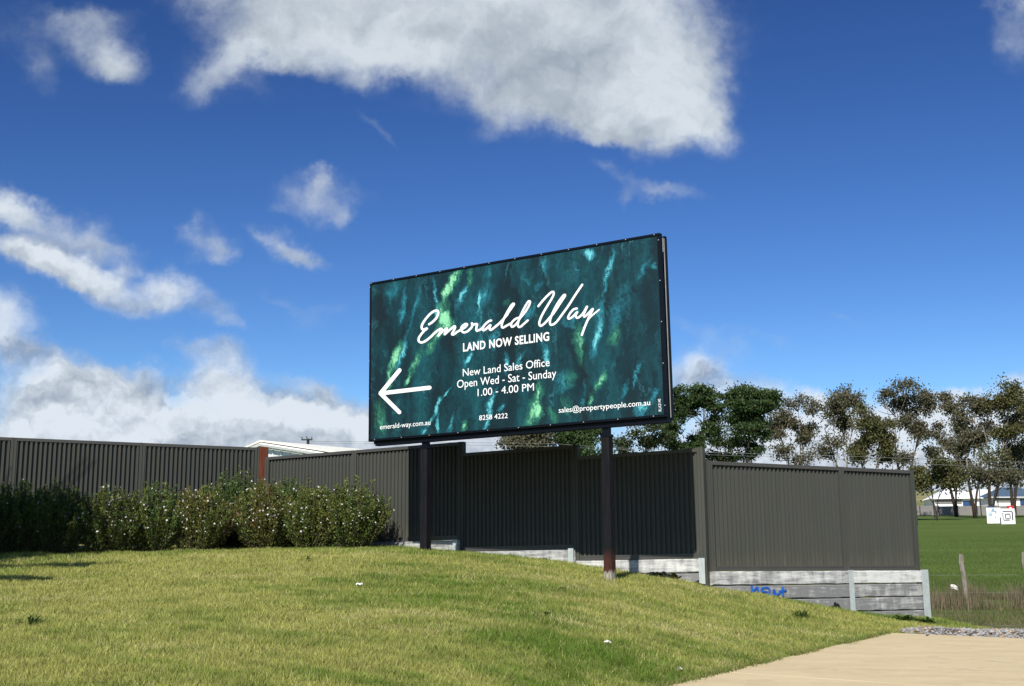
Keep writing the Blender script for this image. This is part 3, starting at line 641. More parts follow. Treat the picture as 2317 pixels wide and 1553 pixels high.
# frame: four black channels round the sheet
for s0, s1, t0, t1 in ((0, 1, 1-fh, 1), (0, 1, 0, fh), (0, fw, fh, 1-fh), (1-fw*1.2, 1, fh, 1-fh)):
    link('frame_rail', prism(s0, s1, t0, t1, -0.012, 0.06).me('frame_rail', 0.004), m_blackpaint, bb)
for t0, t1 in ((0.15, 0.17), (0.5, 0.52), (0.83, 0.85)):
    link('cross_rail', prism(0.02, 0.98, t0, t1, 0.062, 0.110).me('cross_rail'), m_blackpaint, bb)
# second sheet facing the other way, its lit edge shows on the right
mb = prism(0.006, 0.999, -0.002, 0.990, 0.118, 0.140); link('back_panel', mb.me('back_panel', 0.003), m_blackpaint, bb)
for s0, s1, t0, t1 in ((0.0, 1.003, -0.012, 0.004), (0.0, 1.003, 0.982, 0.992), (0.9995, 1.0035, 0.005, 0.981), (0.001, 0.005, 0.005, 0.981)):
    link('back_frame_rail', prism(s0, s1, t0, t1, 0.112, 0.155).me('back_frame_rail', 0.002), m_blackpaint, bb)
link('edge_trim', prism(0.9992, 1.0010, 0.0, 0.978, 0.098, 0.111).me('edge_trim'), m_backpanel, bb)
link('edge_bracket', prism(0.990, 1.0005, 0.90, 0.979, 0.065, 0.097).me('edge_bracket'), m_backpanel, bb)
# lower beam under the sheet
link('beam', prism(0.02, 1.0, -0.028, -0.002, 0.03, 0.12).me('beam'), m_blackpaint, bb)
# screws along the frame
scr = []
for k in range(12): scr.append(((k+0.08)/11.2 if k < 11 else .985, 0.9935))
for k in range(10): scr.append(((k+.25)/9.6, 0.008))
for k in range(5): scr.append((0.997, 0.06+k*.225)); scr.append((0.002, 0.03+k*.235))
sm = MB().tube([(0, -0.004, 0), (0, 0.004, 0)], [0.007, 0.007], 8).me('screw')
for s, t in scr:
    p = bil(s, t, -0.019); link('screw', sm, m_screw, bb, T_(p))
# posts
def sign_post(px_top, px_bot, pyb, yoff, w, ztop, step, wear=1.0):
    s_mid = ray_plane((px_top+px_bot)/2, 1000, MS.translation, nS); l = MSi @ s_mid
    x = l.x; wp_ = MS @ Vector((x, yoff, 0)); zg = float(lawn_z(wp_.x, wp_.y))
    z1 = ztop-step
    mb = MB().box(x-w/2, x+w/2, yoff-w/2, yoff+w/2, 0, z1-zg+0.15)
    o = link('timber_post', mb.me('timber_post', 0.008), m_post, bb, T_((0, 0, zg-0.15))); o.color = (wear, wear, wear, 1)
    mb = MB().box(x-w*.36, x+w*.36, yoff-w*.36, yoff+w*.36, 0, step+0.5)
    link('steel_stub', mb.me('steel_stub'), m_blackpaint, bb, T_((0, 0, z1-0.001)))
    link('collar', MB().box(x-w*.55, x+w*.55, yoff-w*.55, yoff+w*.55, z1-0.03, z1+0.012).me('collar', .004), m_blackpaint, bb)
    return wp_, zg
sign_post(954, 954, 1250, 0.10, 0.122, sBL.z, 0.14, 0.15); (sign_post(1359, 1370, 1314, 0.10, 0.120, sBR.z, 0.16))
# plain lettering from the built-in font, laid on the sheet
def map_sign(q, k):
    p = ray_plane(q.x, q.y, MS.translation + nS*(0.0012+0.0000022*k), nS); return MSi @ p
def text_part(body, p0, p1, capx, bold=0.0, space=1.0, turned=False):
    """p0,p1: baseline ends (photo px); capx: top of the first capital above p0"""
    cu = bpy.data.curves.new('lettering', 'FONT'); cu.body = body; cu.size = 1.0; cu.space_character = space; cu.offset = bold; cu.resolution_u = 4
    o = bpy.data.objects.new('lettering', cu); COL.objects.link(o)
    dg = bpy.context.evaluated_depsgraph_get(); me = bpy.data.meshes.new_from_object(o.evaluated_get(dg))
    bpy.data.objects.remove(o); bpy.data.curves.remove(cu)
    n = len(me.vertices); co = np.empty(n*3); me.vertices.foreach_get('co', co); co = co.reshape(-1, 3)
    # cap height of the built-in font is measured on the glyphs themselves
    xmin, xmax = co[:,0].min(), co[:,0].max()
    cap = CAPH
    O = map_sign(Vector(p0), 0); E_ = map_sign(Vector(p1), 0); U = map_sign(Vector(capx), 0)
    ex = (E_-O)/(xmax-xmin); ey = (U-O)/cap if turned else Vector((0, 0, (U-O).length/cap))
    out = np.array([list(O + ex*float(c[0]-xmin) + ey*float(c[1]) + Vector((0, -0.003, 0))) for c in co])
    # one part per word: words are where the line of glyphs leaves a gap
    xs_ = np.sort(co[:, 0]); cuts = [(xs_[i]+xs_[i+1])/2 for i in range(len(xs_)-1) if xs_[i+1]-xs_[i] > 0.21]
    polys = [list(p.vertices) for p in me.polygons]; wd = [int(np.searchsorted(cuts, co[p, 0].mean())) for p in polys]
    res = []
    for w in range(len(cuts)+1):
        ps = [p for p, q in zip(polys, wd) if q == w]; ids = sorted({v for p in ps for v in p}); mp_ = {v: i for i, v in enumerate(ids)}
        m2 = bpy.data.meshes.new('lettering'); m2.from_pydata([tuple(out[v]) for v in ids], [], [[mp_[v] for v in p] for p in ps]); m2.update()
        res.append(link('lettering', m2, m_white, bb))
    bpy.data.meshes.remove(me)
    return res
CAPH = 0.67
text_part('LAND NOW SELLING', (1048,795.5), (1243,770.5), (1046.5,778.5), 0.027, 1.10)
text_part('New Land Sales Office', (1047.5,852), (1244,828.5), (1046,836), 0.0)
text_part('Open Wed - Sat - Sunday', (1034.5,878.5), (1259,853.5), (1033.5,861.5), 0.0)
text_part('1.00 - 4.00 PM', (1081,897), (1208.5,884), (1080,881), 0.0)
text_part('emerald-way.com.au', (860,972), (974,961.5), (859.5,961.5), 0.002)
text_part('8258 4222', (1084.5,951.5), (1149,946), (1084,941), 0.002)
text_part('sales@propertypeople.com.au', (1264.5,934.5), (1471.5,917), (1264,923), 0.002)
text_part('RLA2140', (1497,931), (1495,903), (1490.8,931.3), 0.0, 1.0, True)
# arrow
stroke_mesh.k = 0
arrow = [([(861,890.5),(972,877.5)], 9), ([(861,890.5),(904,838)], 9), ([(861,890.5),(903.5,933)], 9)]
link('arrow', stroke_mesh(arrow, 9, map_sign).me('arrow'), m_white, bb)
# hand-drawn script
def Z1(pts): return [(930+x/10.53, 660+y/10.53) for x, y in pts]
def Z2(pts): return [(1130+x/9.654, 630+y/9.654) for x, y in pts]
script = [
 (Z1([(430,780),(520,720),(610,620),(650,520),(640,465),(590,455),(510,490),(420,570),(330,680),(265,790),(255,870),(290,905),(380,880),(320,930),(250,1010),(190,1100),(185,1180),(250,1215),(350,1175),(470,1080),(560,990),(650,920),(725,885),(705,950),(650,1055)]), 4.6),
 (Z1([(650,1055),(730,970),(850,880),(840,930),(800,1020),(880,950),(1020,835),(1050,850),(1020,930),(975,1010),(1010,1025),(1090,970),(1180,915),(1270,865),(1335,800),(1320,770),(1260,790),(1200,860),(1200,930),(1260,975),(1340,950),(1430,870),(1470,790),(1450,760)]), 4.4),
 (Z1([(1450,755),(1470,790),(1570,775),(1560,850),(1560,930),(1620,920),(1720,860)]), 4.4),
 (Z1([(1910,690),(1850,710),(1760,790),(1700,880),(1730,925),(1800,880),(1890,800),(1870,880),(1900,915),(1970,870),(2080,780),(2180,680),(2300,540)]), 4.4),
 (Z2([(0,980),(90,890),(200,740),(300,600),(320,560),(290,560),(240,620),(160,760),(90,900),(50,1020),(70,1080),(150,1040),(240,990)]), 4.2),
 (Z2([(430,860),(350,890),(270,970),(260,1050),(310,1050),(390,970),(460,860),(560,740),(650,590),(670,510),(630,510),(560,620),(480,780),(410,960),(410,1050),(460,1060),(540,990),(620,920)]), 4.2),
 (Z2([(850,610),(930,510),(1040,390),(1130,310),(1180,300),(1180,370),(1110,500),(1000,680),(910,850),(870,980),(900,1040),(980,990),(1090,870),(1200,740),(1330,540),(1430,390),(1420,360),(1370,410),(1270,550),(1170,740),(1110,900),(1110,1000),(1160,1015),(1250,950),(1370,790),(1500,610),(1660,360),(1810,140)]), 4.3),
 (Z2([(1690,660),(1620,680),(1540,770),(1500,850),(1520,885),(1600,840),(1700,740),(1670,800),(1680,860),(1740,850),(1830,760),(1910,620)]), 4.2),
 (Z2([(1915,620),(1870,720),(1840,800),(1860,840),(1930,780),(2040,670),(1990,780),(1920,930),(1850,1100),(1800,1240)]), 4.4),
 (Z2([(1840,1130),(1900,980),(1960,880),(2050,790),(2175,690)]), 3.2)]
stroke_mesh.k = 0
link('script_lettering', stroke_mesh([(a_, b_*1.12) for a_, b_ in script], 4.3, map_sign).me('script_lettering'), m_white, bb)

# ------------------------------------------------------------------ grass
def vn(x, y, s, seed=0.0):
    """cheap smooth value noise in numpy"""
    x = x*s+seed*17.3; y = y*s+seed*9.1; xi = np.floor(x); yi = np.floor(y); fx = x-xi; fy = y-yi; fx = fx*fx*(3-2*fx); fy = fy*fy*(3-2*fy)
    def h(a, b): v = np.sin(a*127.1+b*311.7+seed*74.7)*43758.5453; return v-np.floor(v)
    return (h(xi, yi)*(1-fx)+h(xi+1, yi)*fx)*(1-fy)+(h(xi, yi+1)*(1-fx)+h(xi+1, yi+1)*fx)*fy
def blades(X, Y, Z, H, Wd_, colr, lean=0.5, bend=None):
    n = len(X); a = RNG.uniform(0, 2*np.pi, n); l = RNG.uniform(0.1, 1.0, n)*lean*H; b = RNG.uniform(0, 2*np.pi, n)
    P0 = np.stack([X-np.cos(a)*Wd_/2, Y-np.sin(a)*Wd_/2, Z-0.008], -1); P1 = np.stack([X+np.cos(a)*Wd_/2, Y+np.sin(a)*Wd_/2, Z-0.008], -1)
    P2 = np.stack([X+np.cos(b)*l, Y+np.sin(b)*l, Z+H], -1)
    V = np.stack([P0, P1, P2], 1).reshape(-1, 3); C = np.repeat(colr, 3, 0)
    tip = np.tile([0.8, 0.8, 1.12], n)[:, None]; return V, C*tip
def fence_side(X, Y):
    """True on the road side of the fences"""
    yf = np.interp(X, [PL0.x, PB.x, PC.x, PR2.x, PR2.x+.3, 20], [PL0.y, PB.y, PC.y, PR2.y, 22.5, 22.5])
    return Y < yf-0.09
N = 720000
Yr = 7.0 + 15.0*RNG.random(N)**1.25; Xr = (RNG.random(N)*2-1)*(0.45*Yr+0.3)
k = fence_side(Xr, Yr) & ~in_drive(Xr, Yr, -0.01+0.07*vn(Xr, Yr, 7.0, 51)) & (Xr < 6.9) & (Yr < 21.9); Xr, Yr = Xr[k], Yr[k]
k = ~((Xr > 5.2) & (Yr > 18.2) & ((Xr-6.27)*0.3+(Yr-19.58) > 0.6)); Xr, Yr = Xr[k], Yr[k]
Zr = lz(Xr, Yr)
patch = 0.5*vn(Xr, Yr, 0.35, 1)+0.3*vn(Xr, Yr*1.8, 1.3, 2)+0.2*vn(Xr, Yr*1.6, 4.0, 3)
right = np.clip((Xr+1.2)/4.5, 0, 1)*0.50 + np.clip((Yr-17.2)/2.5, 0, 1)*0.12
clump = np.exp(-(((Xr-0.55)/0.8)**2+((Yr-11.6)/0.9)**2))*0.55
fine_ = 0.5*vn(Xr, Yr*1.5, 9.0, 11)+0.5*vn(Xr*0.7, Yr*2.2, 3.0, 12)
gk = np.clip((patch-0.44)*2.6 + (fine_-0.5)*1.1 + right + clump, 0, 1)[:, None]
dry = np.array([0.39, 0.395, 0.105]); grn = np.array([0.135, 0.220, 0.030])
cb = dry*(1-gk)+grn*gk
thatch = np.clip((vn(Xr, Yr*2.6, 2.2, 21)-0.66)*3, 0, 1)*np.clip((vn(Xr, Yr, .5, 22)-.3)*2, 0, 1)
for (ex, ey, rx_, ry_) in [(.5,12.9,.45,.16),(1.7,13.6,.6,.18),(2.4,14.3,.5,.2),(-1.0,12.2,.7,.15),(-3.4,15.2,.9,.2),(-2.2,17.3,.8,.2),(-5.0,13,.9,.2),(.2,15.8,.6,.15),(-2.6,9.6,.5,.1),(.9,10.2,.4,.1),(3.6,15.4,.5,.15),(-4.2,18.0,.9,.15)]:
    thatch = thatch + 0.9*np.exp(-((Xr-ex)/rx_)**2-((Yr-ey)/ry_)**2)*(0.4+vn(Xr, Yr, 6.0, 61))
straw = (RNG.random(len(Xr)) < 0.09-0.06*gk[:,0]+0.62*thatch)[:, None]; cb = np.where(straw, np.array([0.54, 0.49, 0.22]), cb)
cb = cb*RNG.uniform(0.66, 1.26, (len(Xr), 1))*(0.86+0.28*vn(Xr, Yr*1.8, 5.5, 31))[:, None]
H = RNG.uniform(0.016, 0.042, len(Xr))*(0.8+0.8*patch)*(1+0.5*clump)*(0.6+0.9*vn(Xr, Yr*1.4, 6.0, 41)); Wv = 0.0030+0.00042*Yr
nearw = fence_side(Xr, Yr-0.25) == False; H = np.where(nearw, H*1.7, H)
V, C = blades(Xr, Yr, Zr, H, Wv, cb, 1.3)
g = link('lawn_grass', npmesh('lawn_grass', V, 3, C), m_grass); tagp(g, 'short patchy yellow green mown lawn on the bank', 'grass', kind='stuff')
# tall seed grass beyond the driveway, along the paddock fence, and short field grass near
N = 60000
Xf = RNG.uniform(7.5, 17, N); Yf = 30.2+RNG.normal(0, 1.3, N); k = (vn(Xf, Yf, 0.9, 5) > 0.25); Xf, Yf = Xf[k], Yf[k]
V1, C1 = blades(Xf, Yf, field_z(Xf, Yf), RNG.uniform(.12, .52, len(Xf))*(0.4+vn(Xf, Yf, 1.1, 6)), np.full(len(Xf), 0.011), np.where(RNG.random((len(Xf), 1)) < 0.62, [[0.27, 0.21, 0.14]], [[0.08, 0.10, 0.03]])*RNG.uniform(.6, 1.2, (len(Xf), 1)), 0.35)
N = 30000
Xg = RNG.uniform(5.5, 18, N); Yg = RNG.uniform(19.3, 30, N); k = (vn(Xg, Yg*2, 0.5, 8)+0.25*np.exp(-((Yg-28)/1.3)**2)+0.3*((Xg > 7.9) & (Yg < 20.8)) > 0.5) & (Xg < 0.46*Yg); Xg, Yg = Xg[k], Yg[k]
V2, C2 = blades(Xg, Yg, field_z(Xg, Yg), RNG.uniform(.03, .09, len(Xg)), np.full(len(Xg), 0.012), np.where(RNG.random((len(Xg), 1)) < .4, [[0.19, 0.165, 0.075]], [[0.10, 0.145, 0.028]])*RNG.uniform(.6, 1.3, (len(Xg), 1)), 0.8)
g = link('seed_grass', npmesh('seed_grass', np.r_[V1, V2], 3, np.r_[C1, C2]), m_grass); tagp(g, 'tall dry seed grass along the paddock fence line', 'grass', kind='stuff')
# field sward
N = 90000
Yh = 31+70*RNG.random(N)**2.2; Xh = Yh*RNG.uniform(0.30, 0.45, N)
V, C = blades(Xh, Yh, gz(Xh, Yh), RNG.uniform(.03, .10, N)*np.clip(1.05-(Yh-31)/60, .12, 1), 0.012+0.0006*(Yh-31), np.array([[0.105, 0.155, 0.034]])*RNG.uniform(.75, 1.3, (N, 1))*(0.8+0.4*vn(Xh, Yh*2, .3, 4))[:, None], 0.8)
g = link('field_sward', npmesh('field_sward', V, 3, C), m_grass); tagp(g, 'even green sward of the rising paddock', 'grass', kind='stuff')

N = 9000
tt_ = RNG.uniform(0, 9, N); sd2 = RNG.normal(0, .035, N); ex_ = pA.x+eL.x*tt_+sd2*eL.y; ey_ = pA.y+eL.y*tt_-sd2*eL.x
k = (vn(ex_, ey_, 2.2, 71)+0.5*vn(ex_, ey_, 9.0, 72) > .68); ex_, ey_ = ex_[k], ey_[k]; ez_ = np.maximum(lz(ex_, ey_), np.where(in_drive(ex_, ey_, 0.0), drive_z(ex_, ey_), -9))
V, C = blades(ex_, ey_, ez_, RNG.uniform(.015, .05, len(ex_)), np.full(len(ex_), .008), np.where(RNG.random((len(ex_), 1)) < .4, [[.36, .32, .14]], [[.13, .20, .03]])*RNG.uniform(.6, 1.2, (len(ex_), 1)), 1.6)
g = link('edge_grass', npmesh('edge_grass', V, 3, C), m_grass); tagp(g, 'ragged grass creeping over the left edge of the driveway', 'grass', kind='stuff')
# gravel beyond the driveway
N = 4200
gx = RNG.uniform(4.9, 10.5, N); off_ = RNG.uniform(0.0, 1.0, N)**1.1
bky = pA.y + (gx-pA.x)*eBk.y/eBk.x
gy = bky + 0.03 + off_*np.interp(gx, [4.9, 5.4, 6.5, 10.5], [0.35, 1.5, 1.45, 1.1])*(0.8+0.4*vn(gx, gx*0, 1.2, 3))
gzv = np.maximum(field_z(gx, gy), drive_z(gx, gy)-0.03)+0.05*np.exp(-((off_-0.45)/0.3)**2)
sz = RNG.uniform(0.012, 0.034, N)
o8 = np.array([(1,0,0),(0,1,0),(-1,0,0),(0,-1,0),(0,0,1),(0,0,-1)], float); tri = [(0,1,4),(1,2,4),(2,3,4),(3,0,4),(1,0,5),(2,1,5),(3,2,5),(0,3,5)]
jit = o8[None]*RNG.uniform(0.6, 1.25, (N, 6, 1))*np.array([1, 1, .7])+RNG.normal(0, .12, (N, 6, 3)); an = RNG.uniform(0, 6.28, N); ca, sa = np.cos(an), np.sin(an)
jx = jit[:,:,0]*ca[:,None]-jit[:,:,1]*sa[:,None]; jy = jit[:,:,0]*sa[:,None]+jit[:,:,1]*ca[:,None]
S = np.stack([jx, jy, jit[:,:,2]], -1)*sz[:,None,None]+np.stack([gx, gy, gzv+sz*.3], -1)[:,None]
V = np.concatenate([S[:, list(t)] for t in tri], 1).reshape(-1, 3)
gcol = np.where(RNG.random((N, 1)) < 0.12, [[0.34, 0.22, 0.12]], [[0.27, 0.26, 0.25]])*RNG.uniform(.5, 1.35, (N, 1)); C = np.repeat(gcol, 24, 0)
g = link('gravel', npmesh('gravel', V, 3, C), m_stone); tagp(g, 'grey crushed gravel strip behind the driveway', 'gravel', kind='stuff')
# packed earth bed under the gravel
bx = np.linspace(4.6, 10.6, 30); V_ = []; 
mb = MB()
bk = lambda x: pA.y+(x-pA.x)*eBk.y/eBk.x
for x in bx:
    w = float(np.interp(x, [4.6, 5.4, 6.5, 10.5], [0.5, 1.6, 1.55, 1.2]))
    for j, q in enumerate((-0.02, 0.3, 0.7, 1.0)):
        yy = bk(x)+q*w; zz = max(float(field_z(x, yy)), drive_z(x, yy)-0.05)+(0.03 if j in (1, 2) else -0.02 if j == 3 else -0.01); mb.v.append((x, yy, zz))
for i in range(len(bx)-1):
    for j in range(3): a = i*4+j; mb.f.append((a, a+4, a+5, a+1))
m_earth = plain('earth_bed', (0.21, 0.17, 0.12), 0.95, 0, 0.35, 8, 0.1, 0.4)
eb = link('gravel_bed', mb.me('gravel_bed', 0, True), m_earth); tagp(eb, kind='structure')

# ------------------------------------------------------------------ shrubs
def leaves(centers, size, dirs, col, aspect=0.3):
    """pointed leaf quads"""
    n = len(centers); d = dirs/np.linalg.norm(dirs, axis=1)[:, None]; r = RNG.normal(size=(n, 3)); s = np.cross(d, r); s /= np.linalg.norm(s, axis=1)[:, None]
    L = size[:, None]; A = centers; B = centers+d*L*.5+s*L*aspect; Cc = centers+d*L; D = centers+d*L*.5-s*L*aspect
    return np.stack([A, B, Cc, D], 1).reshape(-1, 3), np.repeat(col, 4, 0)
shrub_lab = []
def shrub(px, pyb, Y, half, h, label, tone=0.0, flow=110, seed=1, dark=False):
    rg = np.random.default_rng(seed); c = at(px, pyb, Y); X0, Y0 = c.x, c.y; Z0 = float(lawn_z(X0, Y0))-0.03
    half *= 1.08; tone *= .7; root = empty('flowering_shrub', (X0, Y0, Z0), label, 'shrub', 'flowering shrubs planted in a row before the fence')
    mb = MB(); P, Dr, Cl, Sz = [], [], [], []; nst = 190; fl = []
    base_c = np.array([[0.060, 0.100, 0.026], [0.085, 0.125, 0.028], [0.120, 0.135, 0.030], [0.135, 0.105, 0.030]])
    for i in range(nst):
        az = rg.uniform(0, 2*np.pi); rr = rg.random()**0.5; el = rr
        top = np.array([math.cos(az)*half*rr*rg.uniform(.85, 1.12), math.sin(az)*half*0.8*rr, h*(1-0.42*rr**2.4)*rg.uniform(0.70, 1.10)])
        b0 = np.array([math.cos(az)*half*0.30*rr, math.sin(az)*half*0.18*rr, 0]); mid = b0*.4+top*.6; mid[2] = top[2]*.5; mid[:2] = b0[:2]+(top[:2]-b0[:2])*0.70
        pts = [(1-t)**2*b0+2*t*(1-t)*mid+t*t*top for t in (0, .25, .5, .75, 1.0)]
        mb.tube([tuple(p) for p in pts], [.008, .007, .005, .004, .002], 3, False)
        nl = 120; t = rg.random(nl)**0.6; t = 0.06+0.94*t
        p = ((1-t)**2)[:, None]*b0+(2*t*(1-t))[:, None]*mid+(t*t)[:, None]*top
        sp = (0.034-0.018*t)[:, None]; p = p+rg.normal(size=(nl, 3))*sp*np.array([1, 1, .8]); p[:, 2] = np.maximum(p[:, 2], 0.01)
        d = rg.normal(size=(nl, 3))+(top-b0)/np.linalg.norm(top-b0)*2.2
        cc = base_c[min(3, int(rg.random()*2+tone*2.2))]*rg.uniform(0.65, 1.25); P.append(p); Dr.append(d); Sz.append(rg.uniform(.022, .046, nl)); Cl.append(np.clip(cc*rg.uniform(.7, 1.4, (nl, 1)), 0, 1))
        nf = int(2.0*flow/nst+rg.random()); 
        for _ in range(nf):
            tt = rg.uniform(.55, 1.0); q = (1-tt)**2*b0+2*tt*(1-tt)*mid+tt*tt*top+rg.normal(size=3)*0.03; fl.append(q)
    P = np.concatenate(P); Dr = np.concatenate(Dr); Cl = np.concatenate(Cl); Sz = np.concatenate(Sz)
    V, C = leaves(P, Sz, Dr, Cl, 0.26)
    link('branches', mb.me('branches'), m_bark, root); link('foliage', npmesh('foliage', V, 4, C), m_leaf, root)
    if fl:
        fl = np.array(fl); out = []
        for q in fl:
            nrm = Vector((rg.normal()*.6, -1+rg.normal()*.4, .5+rg.normal()*.4)).normalized(); a = nrm.orthogonal().normalized(); b = nrm.cross(a)
            s_ = rg.uniform(.006, .015); q = Vector(q.tolist())+nrm*0.02
            for k_ in range(4):
                an = k_*math.pi/2+rg.random()*.5; dd = (a*math.cos(an)+b*math.sin(an)); ss = nrm.cross(dd)
                out += [q, q+dd*s_*.7+ss*s_*.5+nrm*.003, q+dd*s_*1.3, q+dd*s_*.7-ss*s_*.5+nrm*.003]
        o = link('flowers', npmesh('flowers', np.array([list(p) for p in out]), 4), m_petal, root); tagp(o, kind='stuff')
    return root
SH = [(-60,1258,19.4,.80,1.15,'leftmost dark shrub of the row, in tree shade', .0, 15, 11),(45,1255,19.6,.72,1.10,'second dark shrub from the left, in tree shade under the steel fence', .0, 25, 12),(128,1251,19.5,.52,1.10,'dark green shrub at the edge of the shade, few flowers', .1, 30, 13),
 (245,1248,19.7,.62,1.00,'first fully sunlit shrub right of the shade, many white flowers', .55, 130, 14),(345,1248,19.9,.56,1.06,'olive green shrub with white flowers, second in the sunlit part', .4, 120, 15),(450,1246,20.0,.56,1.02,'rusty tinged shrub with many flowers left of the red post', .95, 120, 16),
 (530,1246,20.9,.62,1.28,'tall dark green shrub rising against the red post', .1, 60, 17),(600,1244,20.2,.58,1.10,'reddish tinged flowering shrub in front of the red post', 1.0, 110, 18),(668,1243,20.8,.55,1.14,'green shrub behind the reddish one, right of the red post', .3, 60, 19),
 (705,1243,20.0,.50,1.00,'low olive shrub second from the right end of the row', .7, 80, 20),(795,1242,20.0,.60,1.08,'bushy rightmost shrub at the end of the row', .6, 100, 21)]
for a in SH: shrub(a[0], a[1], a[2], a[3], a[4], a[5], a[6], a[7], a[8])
# ------------------------------------------------------------------ trees
def tree(name, label, Y, base, clumps, kind, seed, cat='tree', group='trees beyond the paddock', leafn=1.0, trunks=None, zb=None):
    """base and clumps are where the parts were sighted (photo px) at distance Y"""
    rg = np.random.default_rng(seed); S = Y/F; b = at(base[0], base[1], Y)
    gzv = float(field_z(b.x, b.y)); b.z = gzv if zb is None else zb
    root = empty(name, tuple(b), label, cat, group)
    mb = MB(); trunk_top = None; pine = kind == 'pine'
    extra = []   # smaller clumps between neighbouring big ones
    for i, a in enumerate(clumps):
        for b_2 in clumps[i+1:]:
            dd = math.hypot(a[0]-b_2[0], a[1]-b_2[1])
            if dd < 1.15*(a[2]+b_2[2]) and rg.random() < (.75 if pine else .38):
                t = rg.uniform(.35, .65); extra.append((a[0]*(1-t)+b_2[0]*t+rg.normal()*4, a[1]*(1-t)+b_2[1]*t+rg.normal()*3, .62*min(a[2], b_2[2]), .62*min(a[3], b_2[3])))
    clumps = list(clumps)+extra
    tops = []
    for (x, y, rx, ry) in clumps:
        p = at(x, y, Y); p.y += rg.uniform(-1, 1)*rx*S*1.2; tops.append((p-b, rx*S, ry*S))
    H = max(t[0].z for t in tops); tk = 0.018*H*(1.15 if pine else .9)
    # trunks rise to the middle of the crown
    cxm = sum(t[0].x for t in tops)/len(tops)
    nt_ = 1 if pine else (2 if len(tops) > 6 else 1)
    stems = []
    for j in range(nt_):
        tx = cxm*0.6+(0 if nt_ == 1 else (-1.6, 1.6)[j]*H/16)
        pts = []
        for q in range(8):
            t = q/7; wob = 0.02*H*math.sin(3.1*t*2+seed+j*2)
            pts.append(Vector((tx*t**1.3+wob*t, 0.4*math.sin(seed+t*3)*t, -0.3+(H*(0.86 if pine else .72)+.3)*t)))
        rr = [tk*(1-.8*q/7)*(1 if j == 0 else .75) for q in range(8)]; mb.tube(pts, rr, 7); stems.append((pts, rr))
    for (p, rx, rz) in tops:
        st = min(stems, key=lambda s: min((q-p).length for q in s[0]))
        # leave the stem well below the clump
        zl = p.z - (0.12 if pine else 0.28)*H*rg.uniform(.7, 1.2)
        i = max(1, min(range(8), key=lambda k_: abs(st[0][k_].z-zl))); a = st[0][i]
        m1 = a.lerp(p, .5)+Vector((0, 0, (-.02 if pine else -.03)*H)); n3 = [a, a.lerp(m1, .6), m1.lerp(p, .4)+Vector((rg.normal()*.2, rg.normal()*.2, .2)), p+Vector((0, 0, rz*.2))]
        r_a = max(.05, st[1][i]*.5); mb.tube(n3, [r_a, r_a*.8, r_a*.5, .03], 5, False)
        for _ in range(7):
            e = p+Vector((rg.normal()*rx*.55, rg.normal()*rx*.5, rg.normal()*rz*.5)); mb.tube([n3[2], n3[2].lerp(e, .55)+Vector((0, 0, -.1)), e], [.055, .04, .02], 3, False)
    link('trunk', mb.me('trunk', 0, True), m_bark if pine or kind == 'dark' else m_barkpale, root)
    cols = {'pine': [(0.032, 0.058, 0.016), (0.052, 0.084, 0.024)], 'gum': [(0.078, 0.080, 0.042), (0.125, 0.112, 0.066)], 'olive': [(0.072, 0.078, 0.026), (0.105, 0.098, 0.036)], 'dark': [(0.038, 0.055, 0.02), (0.055, 0.07, 0.025)]}[kind]
    P, D, Sz, C = [], [], [], []
    for (p, rx, rz) in tops:
        pc = np.array(p); ns = max(8, int(rx*rz*(6.5 if pine else 4.6))); nl = int(104*leafn)
        for _ in range(ns):
            o = rg.normal(size=3); o /= np.linalg.norm(o); o *= rg.random()**.45; o *= np.array([rx, rx*.9, rz]); cs = pc+o
            sig = np.array([.46, .46, .20 if pine else .34])*rg.uniform(.6, 1.25)
            q = cs+rg.normal(size=(nl, 3))*sig; P.append(q)
            d = rg.normal(size=(nl, 3)); d[:, 2] += 0.9 if pine else -0.8; D.append(d)
            Sz.append(rg.uniform(.13, .30, nl)); cb_ = np.array(cols[0])+(np.array(cols[1])-np.array(cols[0]))*rg.random(); C.append(cb_*rg.uniform(.65, 1.35, (nl, 1)))
    P = np.concatenate(P); D = np.concatenate(D); Sz = np.concatenate(Sz); C = np.concatenate(C)
    V, Cc = leaves(P, Sz, D, C, 0.42)
    link('crown', npmesh('crown', V, 4, Cc), m_leaf, root)
    return root
def z7(l): return [(1500+a/2.836, 820+b/2.836, c/2.836, d/2.836) for a, b, c, d in l]
GB = lambda x: (x, 1176)
tree('pine_tree', 'dark pine partly hidden behind the right edge of the billboard', 138, GB(1528), z7([(100,210,60,45),(90,290,80,50),(60,400,80,45),(30,480,90,45),(110,560,60,30)]), 'pine', 1)
tree('pine_tree', 'dark green pine with an open centre just right of the billboard', 142, GB(1592), z7([(190,200,60,42),(310,200,60,36),(240,260,90,40),(150,330,70,40),(310,420,60,40),(220,480,60,35),(200,560,70,35),(350,500,60,40),(340,300,50,40)]), 'pine', 2)
tree('pine_tree', 'broad round topped pine, densest of the dark pines', 136, GB(1690), z7([(540,185,120,48),(430,225,65,48),(650,225,80,55),(560,290,120,58),(480,350,80,40),(500,440,110,55),(620,470,90,45),(560,580,90,45),(710,260,45,50),(610,370,90,45)]), 'pine', 3)
tree('gum_tree', 'airy grey green gum tree right of the dark pines', 150, GB(1802), z7([(850,250,90,38),(960,295,65,45),(730,340,70,50),(830,390,70,40),(720,440,70,45),(940,420,45,35),(880,490,50,32),(760,570,90,50),(900,620,100,38)]), 'gum', 4)
tree('gum_tree', 'tall narrow gum with a pale straight trunk', 146, GB(1912), z7([(1180,205,90,45),(1110,265,65,45),(1235,250,55,45),(1100,340,65,45),(1180,400,55,50),(1080,500,85,45),(1050,570,70,38)]), 'gum', 5)
